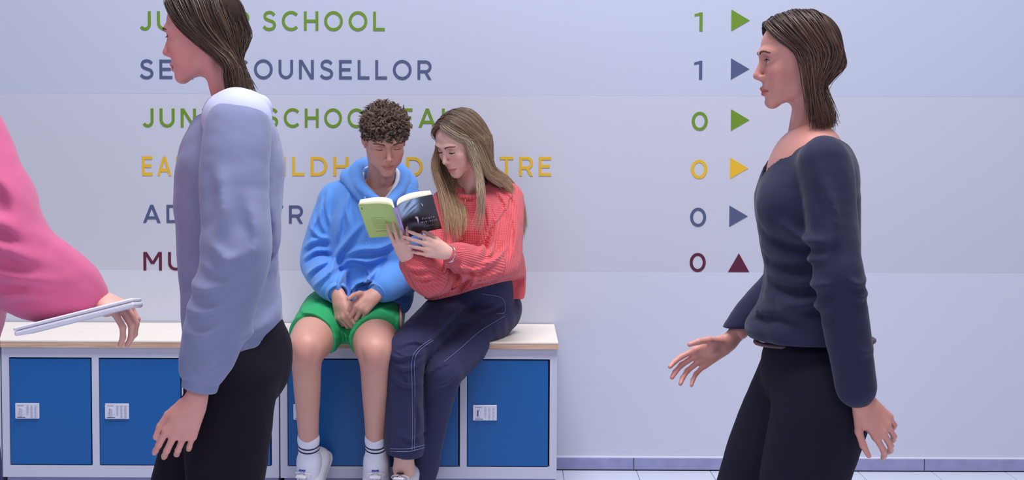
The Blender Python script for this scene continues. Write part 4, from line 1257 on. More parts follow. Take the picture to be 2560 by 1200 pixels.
# ------------------------------------------------------------------ the book they read
def build_book():
    S0, S1 = A3(P(987, 519, -.865)), A3(P(1014, 603, -.735))      # spine, outer side: top and bottom
    D = S1 - S0; H = np.linalg.norm(D); D /= H
    root = tag(empty('open_book', V((S0 + S1) / 2)), 'open paperback with dark front cover and light green back cover, held by the girl', 'book')
    W = .128; SP_ = .020
    lt, lb = A3(P(899, 507, -.83)), A3(P(930, 601, -.705)); rt, rb = A3(P(1078, 497, -.82)), A3(P(1102, 605, -.69))
    U = (rt + rb) / 2 - (S0 + S1) / 2; U -= D * (U @ D); U /= np.linalg.norm(U)
    Nn = np.cross(D, U); Nn /= np.linalg.norm(Nn)
    if Nn[1] > 0: Nn = -Nn                                         # outward: towards the room
    UL = (lt + lb) / 2 - (S0 + S1) / 2; UL -= D * (UL @ D); UL /= np.linalg.norm(UL)
    NL = np.cross(D, UL); NL /= np.linalg.norm(NL)
    if NL[1] > 0: NL = -NL
    e = .0075
    M_green_c = mat('pale_green_cover', srgb(186, 214, 128), .35, coat=.2, cvar=.03, cscale=10)
    M_spine = mat('lilac_spine', srgb(190, 168, 220), .35, coat=.2)
    M_pages = mat('cream_pages', srgb(236, 228, 204), .9, bump=.3, bscale=400, stretch=(1, 1, 1))
    M_txt = mat('cover_print_white', srgb(232, 236, 244), .5); M_gtxt = mat('cover_print_green', srgb(150, 178, 104), .5); M_rtxt = mat('cover_print_red', srgb(150, 64, 70), .5)
    M_blk = mat('cover_print_black', srgb(40, 44, 50), .5)
    # front cover: night blue with a softly lit lower face
    mF = bpy.data.materials.new('dark_face_cover'); mF.use_nodes = True
    nt = mF.node_tree; N = nt.nodes; L = nt.links; b = N['Principled BSDF']; b.inputs['Roughness'].default_value = .3; b.inputs['Coat Weight'].default_value = .25
    at = N.new('ShaderNodeAttribute'); at.attribute_name = 'Col'; L.new(at.outputs['Color'], b.inputs['Base Color'])
    def curve_pt(o, u, n, s, q):
        """s: distance along the cover from the spine, bulging as an open book does"""
        k = s / W
        return o + u * (s * .985) + n * (-.013 * math.sin(math.pi * min(k, 1) ** .55))
    def sheet_mesh(name, o, u, n, off, thick, nx=40, ny=60, h0=0, h1=None, colf=None, w=W):
        h1 = H if h1 is None else h1
        vs = []
        for side in (0, 1):
            for j in range(ny + 1):
                for i in range(nx + 1):
                    s = w * i / nx
                    vs.append(curve_pt(o, u, n, s, 0) + D * (h0 + (h1 - h0) * j / ny) - n * (off + (thick * side if thick < .005 else thick * side * (min(1, (i / nx * 9) ** .5) * (1 + .35 * math.sin(math.pi * i / nx))))))
        m = (nx + 1) * (ny + 1); fs = []
        for j in range(ny):
            for i in range(nx):
                a = j * (nx + 1) + i
                fs.append((a, a + 1, a + nx + 2, a + nx + 1)); fs.append((m + a, m + a + nx + 1, m + a + nx + 2, m + a + 1))
        for i in range(nx):
            fs.append((i, m + i, m + i + 1, i + 1)); a = ny * (nx + 1) + i; fs.append((a, a + 1, m + a + 1, m + a))
        for j in range(ny):
            a = j * (nx + 1); fs.append((a, a + nx + 1, m + a + nx + 1, m + a)); a += nx; fs.append((a, m + a, m + a + nx + 1, a + nx + 1))
        me = mesh_from(name, vs, fs)
        me.polygons.foreach_set('use_smooth', [True] * len(me.polygons))
        if colf is not None:
            ii, jj = np.meshgrid(np.linspace(0, 1, nx + 1), np.linspace(0, 1, ny + 1)); c = colf(ii.ravel(), jj.ravel())
            attr_color(me, np.concatenate([c, c]))
        return me
    def cover_col(x, y):
        g = lambda cx, cy, rx, ry, a=0: np.exp(-((((x - cx) * math.cos(a) + (y - cy) * math.sin(a)) / rx) ** 2 + ((-(x - cx) * math.sin(a) + (y - cy) * math.cos(a)) / ry) ** 2))
        c = np.ones((len(x), 3)) * np.array([.003, .007, .018])
        lit = np.clip(1.15 * np.exp(-((x - .26) / .34) ** 4 - ((y - .20 + .10 * x) / .23) ** 4) + .40 * g(.42, .74, .30, .07, .30), 0, 1) * np.clip((.72 - x) / .12, 0, 1) ** .5
        c += lit[:, None] ** 1.6 * np.array([.42, .60, .82])
        c += (g(.52, .08, .16, .16))[:, None] * np.array([.05, .11, .18])
        for cx, cy, rx, ry, a, d in ((.30, .115, .19, .030, -.62, .93), (.38, .235, .27, .022, -.50, .97), (.36, .345, .19, .030, -.45, .80), (.62, .30, .09, .20, .2, .6)):
            c *= 1 - d * g(cx, cy, rx, ry, a)[:, None]
        c += (.6 * g(.38, .175, .17, .018, -.5) + .6 * g(.38, .285, .15, .016, -.45))[:, None] * np.array([.10, .18, .32])
        return c
    oR = (S0 + U * e); oL = (S0 + UL * e)
    child('front_cover', sheet_mesh('front_cover', oR, U, Nn, 0, .0008, colf=cover_col), mF, root)
    child('back_cover', sheet_mesh('back_cover', oL, UL, NL, 0, .0008), M_green_c, root)
    no = (Nn + NL); no /= np.linalg.norm(no)
    vs = []; K = 8
    for side in (0, 1):
        for k in range(K + 1):
            t = k / K
            q = lerp(oL, oR, t) + no * (.0035 * math.sin(math.pi * t)) - no * (.0009 * side)
            vs.append(q); vs.append(q + D * H)
    m = 2 * (K + 1)
    fs = [(2 * k, 2 * k + 1, 2 * k + 3, 2 * k + 2) for k in range(K)] + [(m + 2 * k + 2, m + 2 * k + 3, m + 2 * k + 1, m + 2 * k) for k in range(K)]
    child('spine', mesh_from('spine', vs, fs), M_spine, root, True)
    child('page_block', sheet_mesh('page_block', oR, U, Nn, .0009, .021, 30, 8, .001, H - .001, w=W - .002), M_pages, root)
    child('page_block', sheet_mesh('page_block', oL, UL, NL, .0009, .021, 30, 8, .001, H - .001, w=W - .002), M_pages, root)
    # title in small spaced letters, strokes laid on the cover
    def glyphs(text, x0, y0, hgt, adv, o, u, n, m, r=.00055, slant=0):
        F = {'P': [[(0, 0), (0, 1), (.6, 1), (.6, .5), (0, .5)]], 'u': [[(0, .65), (0, .1), (.5, .05), (.5, .65), (.5, 0)]], 'r': [[(0, 0), (0, .65)], [(0, .45), (.35, .65)]],
             'p': [[(0, -.35), (0, .65), (.45, .6), (.45, .1), (0, .05)]], 'l': [[(.15, 0), (.15, 1)]], 'e': [[(0, .35), (.5, .35), (.45, .65), (.05, .6), (0, .1), (.45, .02)]],
             'H': [[(0, 0), (0, 1)], [(.6, 0), (.6, 1)], [(0, .5), (.6, .5)]], 'i': [[(.15, 0), (.15, .65)], [(.15, .9), (.17, .95)]], 'b': [[(0, 1), (0, 0), (.5, .05), (.5, .55), (0, .6)]],
             's': [[(.45, .6), (.05, .6), (.05, .35), (.45, .3), (.45, .02), (0, .02)]], 'c': [[(.45, .62), (.05, .55), (.05, .1), (.45, .02)]], 'a': [[(.05, .6), (.45, .62), (.45, 0)], [(.45, .35), (.05, .3), (.05, .02), (.45, .05)]],
             'n': [[(0, 0), (0, .65)], [(0, .5), (.4, .65), (.45, 0)]], 'o': [[(.25, .65), (0, .35), (.25, 0), (.5, .35), (.25, .65)]], 'v': [[(0, .65), (.25, 0), (.5, .65)]]}
        lines = []
        x = x0
        for ch in text:
            if ch in F:
                for st in F[ch]:
                    pts = []
                    for (a, c2) in st:
                        s = x + a * hgt * .75; d = y0 - c2 * hgt
                        pts.append(curve_pt(o, u, n, s, 0) + D * d + n * .0004)
                    lines.append(np.array(pts))
            x += adv
        return tubes('print', lines, r, 4)
    child('title_print', glyphs('Purple', .072, .114, .0085, .0076, oR, U, Nn, M_txt), M_txt, root)
    child('title_print', glyphs('Hibiscus', .066, .131, .0085, .0072, oR, U, Nn, M_txt), M_txt, root)
    child('subtitle_print', glyphs('a novel', .070, .153, .0048, .0052, oR, U, Nn, M_txt, .0004), M_txt, root)
    # white flower motif strokes and a pale drop
    def blob(pts, rads, o, u, n):
        return tubes('motif', [np.array([curve_pt(o, u, n, a, 0) + D * c - n * .0 for a, c in catmull([np.array(q, float) for q in pts], 5)])], 1.0, 6, taper=lambda t: np.interp(t, np.linspace(0, 1, len(rads)), rads))
    child('flower_motif', blob([(.052, .088), (.056, .098), (.056, .112), (.054, .128)], [.0006, .0030, .0034, .0006], oR, U, Nn), M_txt, root)
    child('flower_motif', blob([(.049, .092), (.053, .100), (.060, .094)], [.0005, .002, .0005], oR, U, Nn), M_txt, root)
    child('flower_motif', blob([(.083, .030), (.086, .040), (.086, .050)], [.0005, .0022, .0004], oR, U, Nn), M_txt, root)
    def band(x0, x1, y, o, u, n, t=.0016):
        vs = []
        for d in (y, y + t):
            for k in range(7): vs.append(curve_pt(o, u, n, x0 + (x1 - x0) * k / 6, 0) + D * d + n * .0003)
        return mesh_from('print', vs, [(k, k + 1, k + 8, k + 7) for k in range(6)])
    for k, (a, b_) in enumerate(((.050, .098), (.045, .100), (.045, .100), (.045, .098), (.048, .099), (.050, .098), (.055, .096), (.050, .095))):
        child('blurb_line', band(a, b_, .074 + k * .0082, oL, UL, NL), M_gtxt, root)
    child('blurb_rule', band(.060, .098, .146, oL, UL, NL, .0022), M_rtxt, root)
    child('publisher_mark', band(.117, .1195, .018, oL, UL, NL, .010), M_blk, root)
    child('spine_print', tubes('spine_print', [[S0 + D * .03 + no * .0042, S0 + D * .085 + no * .0042], [S0 + D * .10 + no * .0042, S0 + D * .135 + no * .0042]], .0009, 4), mat('spine_print_purple', srgb(150, 110, 190), .5), root)
    return root, D, U, Nn, NL
book = build_book()

# ------------------------------------------------------------------ seated girl in the coral sweater
def build_girl():
    root = tag(empty('person', P(1225, 800, -.36)), 'seated person with long blond hair, coral knit sweater and dark jeans, holding the book', 'person')
    M_sk = skin_mat('skin_light', srgb(232, 184, 170))
    M_knit = knit_mat('coral_knit', srgb(236, 104, 112))
    M_jean = mat('dark_denim', srgb(46, 48, 84), .8, spec=.25, sheen=.1, bump=.12, bscale=900, cvar=.22, cscale=9, detail=5)
    M_stitch = mat('denim_stitching', srgb(126, 130, 172), .8)
    M_hairg = hair_mat('blond_hair', .40)
    M_silver = mat('silver', srgb(225, 228, 236), .18, metal=.9)
    M_gold = mat('gold', srgb(220, 180, 120), .25, metal=.9)
    HM = head_matrix(P(1151, 352, -.50), -44, 29, 2, .985)
    hipA, hipB = P(1150, 768, -.30), P(1240, 772, -.26)
    knA, knB = P(1010, 886, -.69), P(1110, 932, -.64)
    anA, anB = P(1010, 1172, -.62), P(1052, 1190, -.50)
    shR, shL = P(1262, 500, -.36), P(1114, 512, -.45)
    elR, wrR = P(1243, 668, -.53), P(1120, 633, -.735)
    elL, wrL = P(1094, 690, -.60), P(1020, 652, -.745)
    nb = P(1180, 492, -.40)
    pieces = [head_piece(HM, True, False, nb, neck_r=(.043, .046), blush=.20)]
    hp, tR = hand_prims(wrR, (-.079, -.040, .026), (-.15, -.93, .1), 1, size=.93, curls=[(.05, .15, .12), (.12, .18, .12), (.2, .25, .15), (.25, .3, .2)], spread=.07, male=False, thumb=(.4, .3, .2), thumb_dir=(-.7, .35, .55), wrist_from=lerp(elR, wrR, .7))
    pieces.append(hand_piece(hp, nails=tR))
    hp, tL = hand_prims(wrL, (-.28, -.42, .86), (-.05, -.90, -.42), -1, size=.86, curls=[(.10, .30, .15), (.22, .32, .15), (.30, .35, .18), (.35, .38, .2)], spread=.07, male=False, thumb=(.4, .3, .2), thumb_dir=(-.35, .35, .75), wrist_from=lerp(elL, wrL, .6))
    pieces.append(hand_piece(hp, nails=tL))
    s = SDF()
    s.u(chain([lerp(knA, anA, .5), lerp(knA, anA, .8), A3(anA)], [.045, .034, .034], 4), .01); s.u(Cone(anA, foot_matrix(anA, -12, 26) @ V((0, -.05, -.045)), .030, .024), .02); s.u(Cone(anA, foot_matrix(anA, -12, 26) @ V((0, .02, -.045)), .028, .024), .02)
    for sx in (-1, 1): s.u(Ell(A3(anA) + (sx * .026, 0, 0), (.011, .012, .014)), .012)
    v, f = s.mesh(.0036); pieces.append((v, f))
    s = SDF()
    mid = lerp(hipA, hipB, .5)
    s.u(Ell(A3(mid), (.12, .085, .075)), .03)
    s.u(chain([mid, lerp(mid, nb, .4), lerp(mid, nb, .75), nb], [.085, .080, .085, .045], 3), .04)
    for a, b, c in ((shR, elR, wrR), (shL, elL, wrL)):
        s.u(Cone(lerp(nb, a, .3), a, .04, .036), .03); s.u(Cone(a, b, .036, .030), .02); s.u(Cone(b, lerp(b, c, .8), .030, .023), .02)
    for a, b, c in ((hipA, knA, anA), (hipB, knB, anB)):
        s.u(Cone(a, b, .068, .046), .03); s.u(Cone(b, c, .042, .028), .02)
    v, f = s.mesh(.011); pieces.append((v, f))
    body_object(root, pieces, M_sk)
    brow_lash(root, HM, True, M_browg, M_lash, 1.6, iris_m=M_iris, eye_m=M_eyew)

    # sweater
    s = SDF()
    s.u(chain([P(1200, 742, -.345), P(1200, 690, -.36), P(1194, 620, -.385), P(1188, 560, -.40), P(1186, 520, -.40)], [.130, .136, .134, .128, .095], 4, ((0, 1, 0), .80)), .03)
    s.u(Ell(P(1150, 590, -.475), (.062, .05, .06)), .05); s.u(Ell(P(1215, 592, -.455), (.06, .05, .06)), .05)
    s.u(Cone(P(1184, 498, -.385), A3(shR) + (.002, 0, .004), .055, .062), .04)
    s.u(Cone(P(1184, 500, -.395), A3(shL) + (0, 0, 0), .050, .052), .04)
    s.u(chain([A3(shR) + (.006, 0, 0), lerp(shR, elR, .5) + (.012, 0, 0), A3(elR) + (.008, 0, .0), lerp(elR, wrR, .5) + (0, .01, -.012), lerp(elR, wrR, .74) + (0, 0, -.004), lerp(elR, wrR, .86)], [.064, .064, .066, .060, .047, .036], 4), .016)
    s.u(chain([A3(shL), lerp(shL, elL, .5), A3(elL) + (0, 0, -.008), lerp(elL, wrL, .45) + (0, 0, -.016), lerp(elL, wrL, .72), lerp(elL, wrL, .86)], [.055, .055, .062, .060, .048, .038], 4), .016)
    s.u(chain([P(1275, 640, -.33), P(1282, 700, -.31), P(1288, 752, -.31)], [.045, .036, .022], 4), .03)
    s.u(chain([P(1105, 700, -.44), P(1100, 745, -.44)], [.06, .045], 4), .03)
    k = -.46
    folds = [([P(1120, 560, k), P(1125, 620, k), P(1110, 700, k)], .010, .008), ([P(1165, 640, k), P(1160, 690, k), P(1120, 740, k)], .010, .010), ([P(1195, 660, k), P(1185, 700, k), P(1150, 740, k)], .009, .009),
             ([P(1215, 500, k), P(1225, 560, k), P(1205, 620, k)], .010, .011), ([P(1238, 520, k), P(1240, 580, k), P(1222, 640, k)], .008, .010), ([P(1280, 520, k), P(1290, 580, k), P(1278, 640, k)], .010, .009),
             ([P(1140, 655, -.6), P(1190, 668, -.6), P(1240, 655, -.6)], .006, .008), ([P(1145, 672, -.6), P(1195, 690, -.6), P(1250, 680, -.6)], .006, .008), ([P(1165, 690, -.6), P(1215, 705, -.6), P(1270, 690, -.6)], .006, .007),
             ([P(1270, 610, -.5), P(1240, 640, -.5), P(1205, 648, -.5)], .008, .009), ([P(1015, 665, -.7), P(1050, 690, -.7), P(1095, 690, -.7)], .007, .009), ([P(1025, 690, -.7), P(1060, 705, -.7), P(1100, 700, -.7)], .007, .008), ([P(1012, 655, -.7), P(1040, 668, -.7), P(1085, 668, -.7)], .006, .008),
             ([P(1255, 470, k), P(1285, 500, k), P(1300, 560, k)], .008, .005), ([P(1235, 470, k), P(1262, 505, k), P(1272, 560, k)], .008, .006)]
    s.disp(front_folds([(a, b, c * 1.5) for a, b, c in folds], -.36))
    s.disp(fold_noise(61, .0018, 40)); s.disp(fold_noise(62, .0006, 160))
    s.s(chain([P(1176, 486, -.475), P(1180, 478, -.42), P(1178, 440, -.40)], [.026, .046, .07], 4), .006)
    s.u(Ell(P(1178, 512, -.475), (.055, .030, .035)), .03)
    # front hem lifted over the hip
    s.s(Half(P(1180, 722, -.5), (.30, -.20, -1.0), P(1085, 800, -.75), P(1292, 680, -.36)), .006)
    s.s(Half(P(1180, 757, -.5), (-.04, 0, -1.0), P(1040, 860, -.75), P(1330, 720, -.1)), .005)
    s.s(Cone(P(1195, 800, -.34), P(1192, 740, -.36), .110, .100, ((0, 1, 0), .8)), .005)
    up = (0, -1, 0)
    limbs = [(P(1195, 760, -.36), P(1188, 500, -.39), up, .13, 0), (shR, elR, up, .062, .1), (elR, wrR, (0, 0, 1), .05, .5), (shL, elL, up, .055, .1), (elL, wrL, (0, 0, 1), .05, .5), (P(1184, 492, -.385), shR, (0, 0, 1), .055, .2), (P(1184, 492, -.385), shL, (0, 0, 1), .05, .2)]
    cloth('sweater', s, .0046, M_knit, root, limbs=limbs)
    sw = root.children[-1]
    # ribbed neckband, cuffs, hem
    nbk = [P(1176, 494, -.505), P(1152, 491, -.490), P(1136, 480, -.43), P(1142, 470, -.36), P(1180, 462, -.325), P(1218, 468, -.34), P(1226, 482, -.40), P(1208, 491, -.465), P(1176, 494, -.505)]
    c = SDF(); c.u(chain(nbk, [.0095] * 9, 5), .004)
    v, f = c.mesh(.0028); me = np_mesh('neckband', v, f); cc = A3(P(1180, 485, -.41)); ang = np.arctan2(v[:, 1] - cc[1], v[:, 0] - cc[0])
    attr_vec(me, 'knit', np.stack([ang * .06, v[:, 2], v[:, 2] * 0], 1)); child('neckband', me, M_knit, sw)
    for el, wr, t in ((elR, wrR, .79), (elL, wrL, .86)):
        c = SDF(); a, b = lerp(el, wr, t - .03), lerp(el, wr, t + .11)
        c.u(Cone(a, b, .039, .035), .003); c.s(Cone(lerp(a, b, .5), lerp(a, b, 2.0), .028, .030), .002); c.s(Half(b, b - a, b - .07, b + .07), .002)
        v, f = c.mesh(.0026); me = np_mesh('cuff', v, f); attr_vec(me, 'knit', limb_uv(v, [(a, b, (0, 0, 1), .036, 0)])); child('cuff', me, M_knit, sw)
    # jeans
    s = SDF()
    s.u(Ell(A3(mid) + (.0, .01, .0), (.150, .115, .105)), .03)
    s.u(chain([A3(mid) + (.005, .01, 0), P(1203, 700, -.35)], [.118, .112], 3, ((0, 1, 0), .82)), .03)
    s.u(chain([A3(hipA) + (0, 0, 0), lerp(hipA, knA, .5), A3(knA)], [.098, .082, .066], 4), .03)
    s.u(chain([A3(knA), lerp(knA, anA, .3), lerp(knA, anA, .6), lerp(knA, anA, .88)], [.065, .060, .061, .066], 4), .02)
    dA = A3(anA) - A3(knA); dA /= np.linalg.norm(dA)
    s.s(Half(lerp(knA, anA, .85), dA + np.array([-.16, 0, 0]), A3(anA) - .13, A3(anA) + (.075, .062, .12)), .003)
    s.s(Cone(lerp(knA, anA, .6), lerp(knA, anA, 1.05), .052, .060), .004)
    s.u(chain([A3(hipB) + (.0, 0, 0), lerp(hipB, knB, .5), A3(knB)], [.100, .084, .063], 4), .006)
    s.u(chain([A3(knB), lerp(knB, anB, .3), lerp(knB, anB, .6), lerp(knB, anB, 1.0)], [.062, .050, .050, .056], 4), .015)
    k = -.70
    jf = [([P(970, 880, k), P(1005, 888, k), P(1050, 880, k)], .007, .009), ([P(985, 905, k), P(1020, 915, k), P(1058, 900, k)], .006, .008), ([P(1000, 860, k), P(1035, 850, k), P(1070, 862, k)], .007, .008),
          ([P(980, 930, k), P(1010, 955, k), P(1050, 960, k)], .007, .007), ([P(1040, 985, k), P(1050, 1050, k), P(1045, 1110, k)], .008, .007), ([P(985, 990, k), P(990, 1060, k), P(984, 1120, k)], .008, .006), ([P(1000, 1085, k), P(1030, 1098, k), P(1060, 1085, k)], .007, .006),
          ([P(1100, 780, -.45), P(1140, 800, -.45), P(1180, 790, -.45)], .008, .008), ([P(1170, 770, -.45), P(1215, 775, -.45), P(1262, 760, -.45)], .008, .006), ([P(1085, 955, -.6), P(1120, 945, -.6), P(1150, 920, -.6)], .007, .007),
          ([P(1070, 930, -.6), P(1100, 905, -.6), P(1140, 890, -.6)], .007, .006), ([P(1200, 760, -.50), P(1142, 798, -.55), P(1088, 850, -.6), P(1064, 905, -.66)], .011, -.012), ([P(1000, 900, k), P(1020, 940, k), P(1035, 975, k)], .004, .005), ([P(990, 870, k), P(1012, 880, k), P(1058, 884, k)], .004, .005)]
    s.disp(front_folds(jf, -.30)); s.disp(fold_noise(71, .0016, 40)); s.disp(fold_noise(72, .0005, 150))
    s.s(Half((0, 0, TOPZ + .001), (0, 0, -1), (P(1080, 800, -.3).x, -.47, TOPZ - .12), (P(1330, 800, -.3).x, 0, TOPZ + .04)), .003)
    s.s(Half((0, 0, .035), (0, 0, -1), (A3(anB) - .15), (A3(anB) + .15) * (1, 1, 0) + (0, 0, .1)), .003)
    v, f = s.mesh(.0054)
    child('jeans', np_mesh('jeans', v, f), M_jean, root)
    jn = root.children[-1]
    # contrast stitching: side seam, hem and pocket, laid on the cloth
    def on_cloth(pts2, k, lift=.0012):
        out = []
        for (x, y) in catmull([np.array(p, float) for p in pts2], 8):
            r0 = A3(P(x, y, -1.1)); r1 = A3(P(x, y, -.1)); d = (r1 - r0) / np.linalg.norm(r1 - r0)
            w = v - r0; t = w @ d; dist = np.linalg.norm(w - t[:, None] * d, axis=1)
            m = dist < .0060
            if not m.any(): continue
            out.append(r0 + d * (t[m].min() - lift + .002))
        return np.array(out)
    seams = [[(1078, 848), (1045, 872), (1030, 900), (1030, 960), (1031, 1060), (1030, 1125)], [(1083, 850), (1050, 875), (1036, 902), (1037, 960), (1037, 1060), (1036, 1125)],
             [(975, 1122), (1020, 1122), (1062, 1112)], [(975, 1128), (1020, 1129), (1062, 1119)],
             [(1262, 790), (1200, 828), (1150, 872), (1110, 905)], [(1205, 735), (1255, 745), (1262, 780), (1240, 785)]]
    for sm in seams:
        L = on_cloth(sm, 0)
        if len(L) > 3: child('stitching', tubes('stitching', [L], .0010, 5), M_stitch, jn)
    # sneakers
    M_grey = mat('black_shoe_lining', srgb(30, 28, 38), .8)
    sneaker(root, foot_matrix(anA, -12, 26), M_grey, size=.92)
    sneaker(root, foot_matrix(A3(anB) * (1, 1, 0) + np.array([0, 0, .084]), -20, 2), M_grey, size=.92)
    # jewellery
    for t, tilt in ((.925, .0), (.955, .15), (.985, .0)):
        d = A3(wrR) - A3(elR); c = lerp(elR, wrR, t)
        child('bangle', tubes('bangle', [ring_band(c + np.array([0, 0, -.002]), d + np.array([tilt * .1, 0, tilt * .15]), (.0295), 0)], .0017, 6), M_silver, root)
    child('bangle', tubes('bangle', [ring_band(lerp(elL, wrL, 1.0), A3(wrL) - A3(elL), .031, 0)], .0014, 6), M_gold, root)
    pend = P(1163, 499, -.518)
    child('necklace', tubes('necklace', [catmull([P(1147, 470, -.455), P(1153, 486, -.487), pend, P(1178, 490, -.497), P(1196, 470, -.455)], 6)], .0007, 5), M_gold, root)
    child('pendant', tubes('pendant', [[A3(pend) + (0, -.002, .002), A3(pend) + (0, -.003, -.007)]], .003, 8), M_gold, root)
    ear = HM @ V((.076, .004, -.038))
    child('earring', tubes('earring', [[ear, ear + V((0, -.004, -.008))]], .0028, 8), M_gold, root)

    # hair
    c = SDF()
    c.u(Ell((0, .016, .033), (.0745, .0955, .0840)), .01)
    c.s(Ell((0, -.086, -.022), (.064, .058, .088)), .010); c.s(Ell((0, -.03, -.085), (.09, .08, .06)), .01)
    v, f = c.mesh(.0028); me = np_mesh('hair_base', to_world(v, HM), f); attr_color(me, np.tile(np.array([.105, .074, .058]), (len(v), 1)))
    child('hair_base', me, M_base, root)
    def H(x, y, z):
        q = np.array([x, y, z]) - np.array([0, .014, .032]); k = (.905 if z > -.02 else .93)
        return A3(HM @ V(tuple(np.array([0, .014, .032]) + q * k * np.array([.97, 1, .98]))))
    px = lambda x, y, d: A3(P(x, y, d))
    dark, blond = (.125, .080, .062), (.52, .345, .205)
    sh = []
    # viewer's left curtain: from the parting over the far temple, down past the face and over the chest
    A_ = [[H(0, -.070, .108), H(-.034, -.078, .094), H(-.066, -.070, .060), H(-.078, -.050, .012), px(1090, 420, -.50), px(1108, 480, -.53), px(1122, 545, -.57), px(1120, 600, -.60)],
          [H(0, -.060, .112), H(-.040, -.062, .098), H(-.074, -.048, .058), H(-.086, -.028, .005), px(1084, 410, -.47), px(1100, 480, -.52), px(1112, 540, -.57), px(1116, 590, -.61)],
          [H(0, -.030, .124), H(-.046, -.030, .106), H(-.082, -.012, .050), H(-.090, 0, -.01), px(1092, 420, -.44), px(1112, 480, -.50), px(1132, 545, -.56), px(1140, 605, -.60)],
          [H(0, .000, .128), H(-.050, .010, .106), H(-.086, .020, .040), H(-.090, .02, -.03), px(1112, 430, -.42), px(1132, 490, -.49), px(1152, 550, -.555), px(1150, 600, -.59)],
          [H(0, .030, .126), H(-.048, .044, .100), H(-.082, .050, .030), H(-.084, .04, -.045), px(1140, 440, -.42), px(1153, 490, -.47), px(1166, 540, -.545), px(1160, 585, -.575)]]
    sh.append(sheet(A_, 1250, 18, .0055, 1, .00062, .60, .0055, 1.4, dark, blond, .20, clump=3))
    # near side: over the ear, sweeping back behind the shoulder
    B_ = [[H(0, -.066, .112), H(.030, -.072, .096), H(.060, -.062, .060), H(.078, -.036, .022), H(.086, -.008, -.012), px(1214, 432, -.52), px(1255, 456, -.45), px(1286, 500, -.42), px(1300, 560, -.42)],
          [H(0, -.055, .116), H(.036, -.058, .102), H(.068, -.044, .064), H(.084, -.018, .020), H(.090, .010, -.018), px(1224, 424, -.49), px(1264, 452, -.42), px(1298, 500, -.38), px(1310, 570, -.37)],
          [H(0, -.030, .124), H(.044, -.026, .108), H(.078, -.010, .064), H(.090, .012, .014), H(.094, .034, -.028), px(1234, 420, -.45), px(1272, 448, -.37), px(1304, 500, -.33), px(1318, 570, -.32)],
          [H(0, .010, .129), H(.050, .020, .108), H(.084, .034, .058), H(.092, .050, .004), H(.090, .062, -.040), px(1232, 424, -.40), px(1262, 462, -.31), px(1300, 530, -.28), px(1308, 600, -.27)],
          [H(0, .060, .118), H(.044, .078, .096), H(.076, .084, .040), H(.080, .090, -.010), H(.074, .092, -.050), px(1232, 440, -.34), px(1250, 480, -.25), px(1266, 540, -.24), px(1270, 620, -.24)],
          [H(0, .090, .092), H(.020, .106, .060), H(.040, .108, .010), H(.044, .104, -.030), H(.040, .100, -.07), px(1200, 450, -.30), px(1215, 490, -.24), px(1225, 540, -.23), px(1230, 620, -.23)],
          [H(0, .090, .092), H(-.030, .106, .060), H(-.052, .098, .010), H(-.060, .090, -.030), H(-.060, .080, -.07), px(1165, 450, -.32), px(1165, 490, -.27), px(1170, 540, -.25), px(1170, 620, -.25)]]
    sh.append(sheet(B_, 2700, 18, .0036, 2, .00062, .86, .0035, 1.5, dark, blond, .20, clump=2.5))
    # a pale lock falling in front of the ear on to the chest
    C_ = [[H(.004, -.070, .110), H(.034, -.080, .092), H(.062, -.070, .054), H(.078, -.046, .012), px(1190, 430, -.555), px(1197, 480, -.57), px(1196, 530, -.56), px(1178, 580, -.56)],
          [H(.004, -.068, .112), H(.038, -.074, .096), H(.070, -.058, .056), H(.086, -.030, .010), px(1199, 430, -.54), px(1207, 480, -.555), px(1206, 535, -.545), px(1200, 590, -.545)]]
    sh.append(sheet(C_, 300, 18, .0055, 3, .00065, .6, .0065, 1.8, (.20, .145, .11), (.60, .46, .33), .2))
    # bright strands by the forehead
    D_ = [[H(.002, -.074, .108), H(.026, -.086, .092), H(.052, -.082, .060), H(.072, -.060, .026), H(.084, -.030, .0), px(1215, 437, -.51), px(1255, 470, -.44)],
          [H(.002, -.070, .110), H(.030, -.082, .094), H(.058, -.074, .062), H(.078, -.050, .026), H(.088, -.018, -.004), px(1220, 434, -.50), px(1262, 470, -.43)]]
    sh.append(sheet(D_, 260, 18, .0028, 4, .00065, .85, .0028, 1.4, (.30, .23, .19), (.62, .48, .34), .2))
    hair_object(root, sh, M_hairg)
    return root
M_browg = mat('brow_hair_brown', srgb(92, 66, 56), .6)
build_girl()
# ------------------------------------------------------------------ people walking past, nearer to the camera

def trousers(root, hipc, hips, knees, ankles, m, r=(.095, .075, .062, .060, .075), waist=None, seed=80, h=.0075):
    s = SDF()
    s.u(Ell(A3(hipc), (.120, .155, .115)), .03)
    if waist is not None: s.u(chain([hipc, waist], [.118, .112], 3, ((1, 0, 0), .88)), .03)
    for a, b, c in zip(hips, knees, ankles):
        s.u(chain([a, lerp(a, b, .5), b], [r[0], r[1] * 1.06, r[2]], 4), .03)
        s.u(chain([b, lerp(b, c, .35), lerp(b, c, .7), c], [r[2], r[3], (r[3] + r[4]) / 2, r[4]], 4), .02)
    s.disp(fold_noise(seed, .0028, 26, (1, 1, .7))); s.disp(fold_noise(seed + 1, .0008, 90))
    s.s(Half((0, 0, .03), (0, 0, -1), A3(hipc) * (1, 1, 0) - (1, 1, .2), A3(hipc) * (1, 1, 0) + (1, 1, .12)), .004)
    child('trousers', np_mesh('trousers', *s.mesh(h)), m, root)
    return root.children[-1]

def dark_shoe(root, ankle, yaw, pitch, m):
    sneaker(root, foot_matrix(ankle, yaw, pitch), m)

def arm_skin(sh, el, wr):
    s = SDF(); s.u(Cone(sh, el, .042, .034), .02); s.u(Cone(el, wr, .036, .025), .02)
    return s

